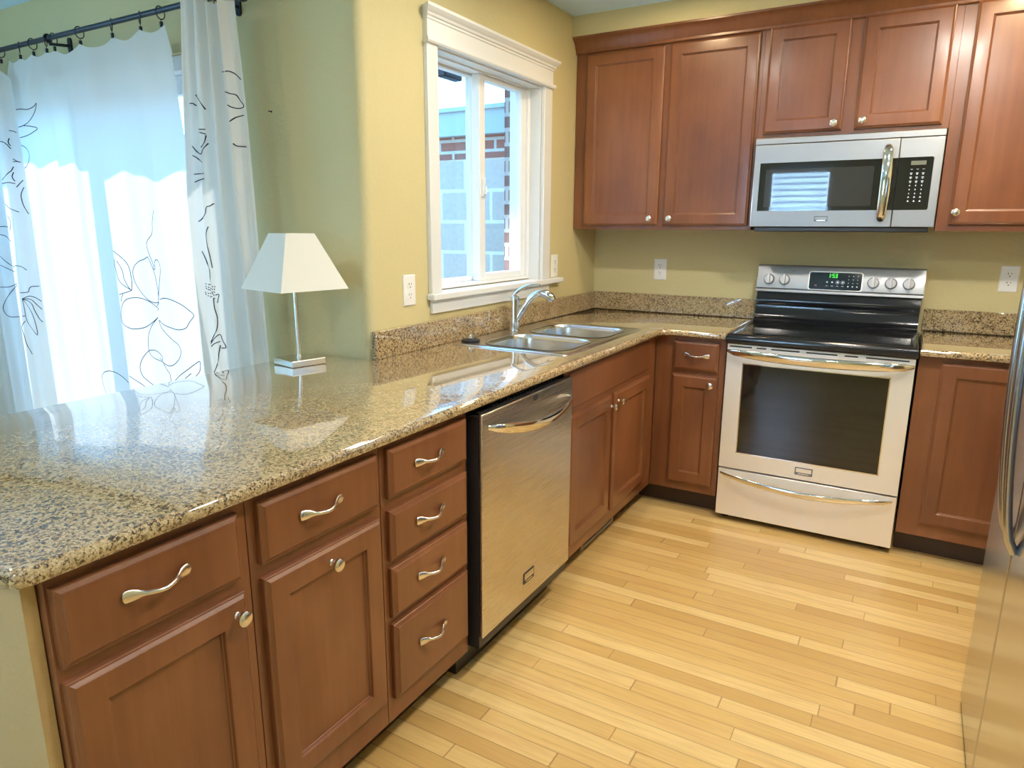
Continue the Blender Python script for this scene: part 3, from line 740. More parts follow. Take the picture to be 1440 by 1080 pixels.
for r in range(9):
    for k in range(3):
        xx, zz = 1.603+k*.022, 1.632-r*.0165
        if r == 8 and k == 0: zz -= .0
        if r in (1, 2, 3): fplate(m, [(xx-.005, zz), (xx+.005, zz), (xx+.004, zz+.003), (xx-.004, zz+.003)], MF-.0020, MF); fplate(m, [(xx-.0025, zz-.005), (xx+.0025, zz-.005), (xx+.0025, zz-.002), (xx-.0025, zz-.002)], MF-.0020, MF)
        elif r in (7, 8): fplate(m, [(xx-.004, zz), (xx+.004, zz), (xx, zz+.007)], MF-.0020, MF)
        elif r: fplate(m, [(xx-.0016, zz-.002), (xx+.0016, zz-.002), (xx+.0016, zz+.003), (xx-.0016, zz+.003)], MF-.0020, MF)
        else: fplate(m, [(xx-.004, zz), (xx+.004, zz), (xx+.004, zz+.0015), (xx-.004, zz+.0015)], MF-.0020, MF)
m.build('key_print', M_ICON, kp)
P = []; Rr = []
for i in range(25):
    t = i/24; s = math.sin(PI*t)**.35
    P.append((1.508+.004*math.sin(PI*t), MF-.004-.038*s, 1.420+.316*t)); Rr.append((.0215*(.6+.4*s), .0085*(.55+.45*s)))
MB().tube(P, Rr, 16, flat=Vector((1, 0, 0))).build('door_handle', M_CHROME, md, smooth=60)
badge(md, 1.268, 1.430, .058, .024, TR('-y', MF), (M_STEELM, M_GREY))

# ------------------------------------------------------------------ dishwasher
dw = thing('dishwasher', 'stainless steel dishwasher with a bowed handle between drawers and sink cabinet', 'dishwasher', (.33, -1.955, 0))
DY0, DY1, DX = -2.252, -1.650, .651
MB().box(.05, .600, DY0-.020, DY1+.006, .095, .8715).build('tub', M_BLACKP, dw)
MB().box(.05, .560, DY0-.018, DY1+.004, .0, .0948).build('kick_plate', M_BLACKP, dw)
dd = MB().box(.640, DX, DY0, DY1, .147, .862).build('dishwasher_door', M_STEELY, dw, bev=.003)
MB().box(.6005, .6395, DY0-.004, DY1, .110, .858).build('door_liner', M_BLACKP, dw)
m = MB().box(.604, .6395, DY0+.004, DY1-.004, .8585, .8655); cp_ = m.build('control_strip', M_BLACK, dd)
m = MB()
for k in range(22):
    yy = DY0+.10+k*.020
    m.box(.612, .618, yy, yy+.008, .8654, .8660).box(.626, .630, yy, yy+.004, .8654, .8660)
m.build('button_print', M_GREY, cp_)
MB().box(DX-.001, DX+.0012, -1.945, -1.915, .838, .855).build('vent_hole', M_DARK, dd)
P = []; Rr = []
for i in range(25):
    t = i/24; c = math.sin(PI*t); s = c**.45
    P.append((DX+.002+.046*s, -2.222+.545*t, .818-.020*t-.030*c)); q = .30+.70*s; Rr.append((.0235*q, .0095*(.5+.5*s)))
MB().tube(P, Rr, 16, flat=Vector((.35, 0, 1))).build('door_handle', M_CHROME, dd, smooth=60)
badge(dd, -1.965, .230, .072, .040, TR('x', DX), (M_STEELY, M_BLACKP))

# ------------------------------------------------------------------ fridge
fr = thing('refrigerator', 'stainless steel side-by-side fridge cut off by the picture edge, bowed vertical handles', 'refrigerator', (2.3, -2.05, 0))
MB().box(1.995, 2.68, -2.515, -1.600, .03, 1.775).build('fridge_body', mat('fridge_side_grey', (.22, .225, .235), .4, .3), fr, bev=.006)
for x, y in ((2.04, -2.46), (2.04, -1.66), (2.62, -2.46), (2.62, -1.66)):
    MB().lathe([(.022, 0), (.022, .02), (.014, .034)], (x, y, 0), seg=14).build('foot', M_BLACKP, fr)
for y0, y1, hy in ((-2.018, -1.597, -1.975), (-2.518, -2.026, -2.075)):
    L = []
    pr = [(1.990, .0), (1.943, 0), (1.937, .004), (1.934, .012)]
    d_ = MB().box(1.934, 1.990, y0, y1, .018, 1.770).build('fridge_door', M_STEELF, fr, bev=.010, bseg=4)
    P = []; Rr = []
    for i in range(31):
        t = i/30; s = math.sin(PI*t)**.5
        P.append((1.931-.046*s, hy, .690+.98*t)); Rr.append((.014, .0095))
    h_ = MB().tube(P, Rr, 14, flat=Vector((0, 1, 0))); h_.build('door_handle', M_STEELF, d_, smooth=60)
MB().box(1.960, 1.994, -2.50, -1.61, .003, .0175).build('base_grille', M_BLACKP, fr)

# ------------------------------------------------------------------ table lamp
LX, LY = -.168, -2.165
la = thing('table_lamp', 'small table lamp with a white square tapered shade and square steel base', 'lamp', (LX, LY, .9145))
def rot(x, y, a): return (LX+x*math.cos(a)-y*math.sin(a), LY+x*math.sin(a)+y*math.cos(a))
A1 = math.radians(-13)
m = MB(); L = []
for s, z in ((.063, .9145), (.064, .9155), (.064, .9335), (.0625, .936)):
    L.append([(*rot(a*s, b_*s, A1), z) for a, b_ in ((-1,-1), (1,-1), (1,1), (-1,1))])
m.loops(L); m.build('base', M_NICKEL, la, smooth=20)
MB().lathe([(.009, .935), (.009, .940), (.0075, .942), (.0075, 1.205), (.012, 1.21), (.012, 1.25), (.0, 1.25)], (LX, LY, 0), seg=18).build('pole', M_NICKEL, la)
A2 = math.radians(-11)
m = MB(); zb, zt_ = 1.176, 1.362; hb, ht = .129, .054
def sq(s, z): return [(*rot(a*s, b_*s, A2), z) for a, b_ in ((-1,-1), (1,-1), (1,1), (-1,1))]
m.loops([sq(hb-.0025, zb), sq(hb, zb), sq(ht, zt_), sq(ht-.0025, zt_), sq(hb-.0025, zb)], False, False)
sh = m.build('lamp_shade', cloth('shade_linen', (.83, .83, .77), .15), la, smooth=10)
m = MB()
for a in (0, PI/2): m.tube([(LX-(.052)*math.cos(a+A2), LY-(.052)*math.sin(a+A2), 1.345), (LX, LY, 1.24), (LX+(.052)*math.cos(a+A2), LY+(.052)*math.sin(a+A2), 1.345)], .0015, 6)
m.build('shade_wire', M_NICKEL, la)

# ------------------------------------------------------------------ outlets
def outlet(label, face, base, cu, cv):
    c = thing('wall_outlet', label, 'outlet', T(face, base)(cu, cv, 0), group=None)
    f = T(face, base)
    m = MB(); nest(m, f, cu-.036, cu+.036, cv-.059, cv+.059, [(0, .0005), (0, .0025), (.0035, .0058), (.006, .0062)]); m.build('plate', M_PLATE, c, smooth=20)
    for dz in (.020, -.020):
        m = MB(); q = rrect(cu-.0165, cu+.0165, cv+dz-.0145, cv+dz+.0145, .010)
        m.loops([[f(u, v, w) for u, v in q] for w in (.006, .0075)]); so = m.build('socket', M_PLATE, c)
        m = MB()
        for u0, u1, v0, v1 in ((-.0078, -.0052, .0, .0085), (.0052, .0074, .001, .0078), (-.0024, .0024, -.0095, -.0050)):
            m.loops([[f(cu+u, cv+dz+v, w) for u, v in ((u0, v0), (u1, v0), (u1, v1), (u0, v1))] for w in (.0070, .0078)])
        m.build('slot', M_DARK, so)
    m = MB(); m.loops([[f(cu+.003*math.cos(2*PI*i/12), cv+.003*math.sin(2*PI*i/12), w) for i in range(12)] for w in (.006, .0072)]); m.build('screw', M_PLATE, c)
outlet('white duplex outlet on the yellow wall between lamp and kitchen window', 'x', 0, -1.756, 1.148)
outlet('white duplex outlet tucked against the far casing of the kitchen window', 'x', 0, -.532, 1.186)
outlet('white duplex outlet on the wall between the corner and the stove', '-y', 0, .409, 1.156)
outlet('white duplex outlet on the wall right of the stove near the fridge', '-y', 0, 2.036, 1.168)
nl = MB().lathe([(.003, 0), (.004, .001), (.0015, .002), (.0015, .012), (.003, .013)], (-.434, YD, 1.794), axis='-y', seg=8).build('picture_nail', M_ROD, loc=(-.434, YD, 1.794))
tag(nl, 'tiny nail left in the bare wall right of the curtains', 'nail')

# ------------------------------------------------------------------ curtains
RODY, RODZ = -2.075, 2.172
rod = thing('curtain_rod', 'dark metal curtain rod above the patio door', 'curtain rod', (-1.6, RODY, RODZ))
MB().tube([(-3.0, RODY, RODZ), (-.485, RODY, RODZ)], .0105, 14).build('rod', M_ROD, rod)
MB().lathe([(.012, -.485), (.014, -.475), (.012, -.468), (.030, -.455), (.036, -.435), (.028, -.412), (.012, -.400), (.001, -.398)], (0, RODY, RODZ), axis='x', seg=18).build('finial', M_ROD, rod)
for bx_ in (-1.685, -.565):
    k = MB().tube([(bx_, RODY+.004, RODZ-.012), (bx_, RODY+.004, RODZ-.022), (bx_, YD-.004, RODZ-.012)], .0065, 10)
    k.loops([[(bx_+a, y, RODZ-.010+b_) for a, b_ in rrect(-.013, .013, -.032, .032, .012)] for y in (YD-.008, YD-.0003)])
    k.torus((bx_, RODY, RODZ), .014, .005, 'x'); k.build('bracket', M_ROD, rod)
RG = .0225
def ring(x, label, yaw=0.0, clip=True):
    c = thing('curtain_ring', label, 'curtain ring', (x, RODY, RODZ), 'clip rings on the curtain rod')
    zc = RODZ + .0125 - RG + .002
    MB().torus((x, RODY, zc), RG, .0020, tilt=yaw).build('ring', M_ROD, c)
    zb_ = zc - RG
    MB().tube([(x, RODY, zb_), (x, RODY, zb_-.008)], .0014, 6).box(x-.0055, x+.0055, RODY-.004, RODY+.004, zb_-.026, zb_-.008).build('clip', M_ROD, c, bev=.0015)
    return (x, zb_-.022)
ring_spec = [(-2.105, 'dark clip ring at the inner top corner of the leftmost curtain', .2),
 (-1.930, 'dark clip ring turned face-on, second from the left in the picture', 1.1), (-1.815, 'dark clip ring left of the pair at the rod bracket', .3),
 (-1.705, 'dark clip ring just left of the wall bracket on the curtain rod', .9), (-1.640, 'dark clip ring just right of the wall bracket on the curtain rod', .5),
 (-1.440, 'narrow dark clip ring alone right of the wall bracket', .25), (-1.210, 'dark clip ring turned wide open, third from the inner edge of the wide curtain', 1.15),
 (-1.020, 'dark clip ring turned wide open, second from the inner edge of the wide curtain', 1.1), (-.890, 'dark clip ring holding the inner top corner of the wide curtain', .25)]
for x, l, y in ring_spec: ring(x, l, y)
for i, x in enumerate((-.66, -.60, -.545)): ring(x, 'dark clip ring hidden in the gathered right curtain', .3)

def sm(t): t = max(0, min(1, t)); return t*t*(3-2*t)
def curtain(name, label, mtl, left, right, ztop, yfun, ink, n=150, nz=60, z0=.03, hem=None):
    """LEFT, RIGHT: x of the edges by height; ZTOP: top edge by x; YFUN(t, z): depth of the folds"""
    m = MB(); vs = []; fs = []
    for j in range(nz+1):
        for i in range(n+1):
            t = i/n; zt2 = ztop(left(2.13)+(right(2.13)-left(2.13))*t)
            z = zt2 + (z0-zt2)*j/nz
            vs.append((left(z)+(right(z)-left(z))*t, yfun(t, z), z))
    for j in range(nz):
        for i in range(n):
            a = j*(n+1)+i; fs.append((a, a+1, a+n+2, a+n+1))
    m.add(vs, fs)
    m.mi = 1
    for st_ in ink:
        P = [Vector((x, 0, z)) for x, z in st_]
        hw = .0017; pts = []
        for i, p in enumerate(P):
            tg = (P[min(i+1, len(P)-1)] - P[max(i-1, 0)]); tg = tg.normalized() if tg.length > 1e-9 else Vector((1,0,0))
            nn = Vector((-tg.z, 0, tg.x))*hw
            for sgn in (1, -1):
                q = p + nn*sgn; l, r = left(q.z), right(q.z); t = (q.x-l)/(r-l); t = min(.999, max(.001, t))
                pts.append((l+(r-l)*t, yfun(t, q.z)-.0022, q.z))
        m.add(pts, [(2*i, 2*i+1, 2*i+3, 2*i+2) for i in range(len(P)-1)])
    m.mi = 2
    if hem:   # doubled cloth of the heading
        hv = []; hf = []
        for j in range(7):
            for i in range(n+1):
                t = i/n; xt = left(2.13)+(right(2.13)-left(2.13))*t; zt2 = ztop(xt); z = zt2 - hem*j/6 
                hv.append((left(z)+(right(z)-left(z))*t, yfun(t, z)+.0035, z))
        for j in range(6):
            for i in range(n): a = j*(n+1)+i; hf.append((a, a+1, a+n+2, a+n+1))
        m.add(hv, hf)
    me = mesh = m.build(name, [mtl, M_INK, mtl], loc=((left(1)+right(1))/2, -2.08, z0), smooth=180)
    tag(me, label, 'curtain'); return me
def sag(pins, z, d):
    def f(x):
        for a, b_ in zip(pins, pins[1:]):
            if a <= x <= b_:
                t = (x-a)/(b_-a); return z - d*min(1, (b_-a)/.2)*4*t*(1-t)
        return z
    return f
#INKBEGIN
INK_A=[[(-2.0424,1.812),(-2.0403,1.8119),(-2.0371,1.8117),(-2.0333,1.8112),(-2.0294,1.8103),(-2.0258,1.8088),(-2.0223,1.8069),(-2.0192,1.8049),(-2.0168,1.8036)],[(-2.0912,1.7648),(-2.0787,1.7632),(-2.0711,1.7619),(-2.0651,1.7601),(-2.0604,1.757),(-2.0563,1.7514),(-2.0522,1.744),(-2.0488,1.7367),(-2.0463,1.7318)],[(-2.0454,1.7786),(-2.0464,1.776),(-2.0479,1.7724),(-2.0493,1.7683),(-2.0502,1.7644),(-2.0503,1.7607),(-2.05,1.7569),(-2.0494,1.7534),(-2.0487,1.7505),(-2.0477,1.7486),(-2.0466,1.7473),(-2.0455,1.7465),(-2.0447,1.7458)],[(-2.0456,1.6875),(-2.0437,1.6855),(-2.041,1.6827),(-2.0377,1.6797),(-2.0344,1.6772),(-2.0305,1.6755),(-2.0265,1.6742),(-2.0229,1.6732),(-2.0203,1.6725)],[(-2.047,1.6747),(-2.045,1.6749),(-2.0419,1.6751),(-2.0383,1.6752),(-2.0347,1.6751),(-2.0307,1.6746),(-2.0265,1.6738),(-2.0229,1.673),(-2.0203,1.6725)],[(-2.1584,1.5941),(-2.1463,1.5993),(-2.1298,1.6068),(-2.0814,1.6128),(-2.072,1.6195),(-2.0667,1.624),(-2.0626,1.6274),(-2.0592,1.6304),(-2.0563,1.634),(-2.0537,1.6387),(-2.0515,1.6439),(-2.0496,1.6487),(-2.0483,1.652)],[(-2.0503,1.6271),(-2.0517,1.6238),(-2.0537,1.619),(-2.0557,1.6137),(-2.057,1.6091),(-2.0572,1.6051),(-2.0567,1.6014),(-2.0558,1.5979),(-2.0549,1.5949),(-2.0539,1.5921),(-2.0525,1.5897),(-2.0513,1.5878),(-2.0504,1.5864)],[(-2.1674,1.5784),(-2.1503,1.579),(-2.1357,1.5803),(-2.0908,1.58),(-2.0758,1.5803),(-2.0677,1.5796),(-2.0608,1.5782),(-2.0553,1.5767),(-2.0517,1.5756)],[(-2.0499,1.5592),(-2.0476,1.5625),(-2.0443,1.5674),(-2.0406,1.5727),(-2.0368,1.5774),(-2.033,1.5816),(-2.0289,1.5858),(-2.0254,1.5894),(-2.0229,1.5919)],[(-2.0245,1.5596),(-2.0276,1.5538),(-2.0321,1.5455),(-2.0367,1.5361),(-2.0396,1.5269),(-2.0408,1.5178),(-2.0409,1.5083),(-2.0405,1.499),(-2.04,1.4906),(-2.0392,1.4836),(-2.0381,1.4775),(-2.0366,1.4715),(-2.0347,1.4652),(-2.0319,1.4575),(-2.0286,1.449),(-2.0254,1.4413),(-2.0231,1.436)],[(-2.1544,1.484),(-2.1487,1.4805),(-2.1418,1.4754),(-2.1341,1.47),(-2.1249,1.4654),(-2.109,1.4618),(-2.0885,1.4587),(-2.0797,1.4562),(-2.0735,1.4538),(-2.0679,1.4513),(-2.0625,1.4488),(-2.0581,1.4467),(-2.0552,1.4452)],[(-2.1462,1.4285),(-2.1423,1.4235),(-2.1367,1.4162),(-2.1315,1.4078),(-2.129,1.3989),(-2.1309,1.3885),(-2.1354,1.3765),(-2.14,1.3655),(-2.143,1.3578)],[(-2.2584,1.3761),(-2.2552,1.3765),(-2.2509,1.3771),(-2.2464,1.3776),(-2.2422,1.3777),(-2.2384,1.3772),(-2.2343,1.3763),(-2.1586,1.3756),(-2.1514,1.375)],[(-2.2639,1.3395),(-2.2595,1.3382),(-2.2536,1.3365),(-2.2477,1.334),(-2.2426,1.3304),(-2.2381,1.3246),(-2.1632,1.3184),(-2.1506,1.3116),(-2.1452,1.3068)],[(-2.2931,1.2346),(-2.2813,1.2289),(-2.2704,1.2204),(-2.2617,1.2111),(-2.2547,1.2028),(-2.2479,1.1956),(-2.2405,1.1886),(-2.1521,1.1868),(-2.1437,1.1829)],[(-2.3101,1.1894),(-2.2967,1.1863),(-2.2767,1.182),(-2.2642,1.1768),(-2.2557,1.1719),(-2.2488,1.1674),(-2.2419,1.163),(-2.156,1.1637),(-2.1475,1.1613)],[(-2.3311,1.0778),(-2.3235,1.0777),(-2.3109,1.0777),(-2.2893,1.0786),(-2.2714,1.0799),(-2.2621,1.0815),(-2.2551,1.0835),(-2.2494,1.0859),(-2.2443,1.0883),(-2.2397,1.0911),(-2.1536,1.1003),(-2.1479,1.1032),(-2.1445,1.1053)],[(-2.1462,1.0948),(-2.1544,1.0888),(-2.2433,1.0741),(-2.2511,1.0646),(-2.2588,1.0553),(-2.2669,1.0462),(-2.2778,1.0367),(-2.2932,1.0264),(-2.306,1.0159),(-2.3148,1.0053),(-2.3216,0.9943),(-2.3266,0.9835),(-2.3293,0.9735),(-2.3295,0.964),(-2.3277,0.9549),(-2.3246,0.9467),(-2.3205,0.9399),(-2.316,0.9345),(-2.3102,0.9305),(-2.3003,0.928),(-2.2808,0.9275),(-2.2601,0.9286),(-2.2427,0.9306),(-2.1403,0.9429),(-2.1281,0.9446)],[(-2.1424,1.1909),(-2.1361,1.1906),(-2.1268,1.1902),(-2.1139,1.1895),(-2.0965,1.1881),(-2.083,1.1847),(-2.0743,1.1797),(-2.0684,1.1747),(-2.0647,1.1713)],[(-2.0264,1.0933),(-2.0326,1.0932),(-2.0417,1.0933),(-2.0502,1.0929),(-2.0566,1.0916),(-2.0609,1.0889),(-2.0644,1.0851),(-2.0673,1.0809),(-2.0698,1.0771),(-2.0708,1.0738),(-2.0704,1.0705),(-2.0708,1.0675),(-2.0743,1.065),(-2.0858,1.063),(-2.1099,1.0606),(-2.1262,1.0594),(-2.1348,1.0587)],[(-2.1288,1.0288),(-2.1215,1.0319),(-2.1075,1.0369),(-2.0865,1.0422),(-2.0737,1.0449),(-2.0658,1.0447),(-2.0593,1.0429),(-2.0534,1.0401),(-2.0478,1.0369),(-2.0417,1.0327),(-2.0349,1.0276),(-2.0294,1.0226),(-2.0252,1.0193)],[(-2.1288,1.0288),(-2.12,1.0292),(-2.1019,1.0304),(-2.0797,1.031),(-2.0684,1.0288),(-2.0614,1.0234),(-2.0557,1.0158),(-2.0506,1.0076),(-2.0458,1.0005),(-2.0405,0.9944),(-2.0354,0.9887),(-2.0313,0.9838),(-2.0284,0.9803)],[(-2.1288,1.0288),(-2.1203,1.0261),(-2.1029,1.023),(-2.0814,1.0189),(-2.071,1.0126),(-2.0662,1.0041),(-2.0635,0.9938),(-2.0615,0.9828),(-2.0589,0.9721),(-2.0555,0.9613),(-2.0517,0.95),(-2.0479,0.9396),(-2.0442,0.9313),(-2.0404,0.9256),(-2.0366,0.9218),(-2.0336,0.9193),(-2.0316,0.9175)],[(-2.1288,1.0288),(-2.1282,1.0215),(-2.1274,1.011),(-2.1265,0.9987),(-2.1257,0.9856),(-2.1255,0.9712),(-2.1256,0.955),(-2.1251,0.9388),(-2.1231,0.9242),(-2.1186,0.9115),(-2.1114,0.9),(-2.1011,0.8898),(-2.0899,0.8808),(-2.0807,0.8711),(-2.0735,0.8612),(-2.0681,0.8538),(-2.0647,0.8514),(-2.0628,0.8556),(-2.0621,0.8648),(-2.0622,0.877),(-2.0629,0.8902),(-2.0642,0.9051),(-2.0661,0.9224),(-2.0688,0.9399),(-2.0724,0.9556),(-2.0775,0.9694),(-2.0849,0.982),(-2.0952,0.9931),(-2.1055,1.0028),(-2.1137,1.0113),(-2.1205,1.0186),(-2.1255,1.0245),(-2.1288,1.0288)],[(-2.1295,0.9199),(-2.134,0.9151),(-2.1406,0.9082),(-2.1476,0.8998),(-2.1528,0.8905),(-2.1537,0.8801),(-2.1515,0.8686),(-2.1485,0.8566),(-2.1463,0.8451),(-2.1451,0.8347),(-2.1442,0.8248),(-2.1428,0.8146),(-2.1404,0.8036),(-2.1362,0.7899),(-2.1307,0.7746),(-2.1253,0.7606),(-2.1213,0.7509)]]
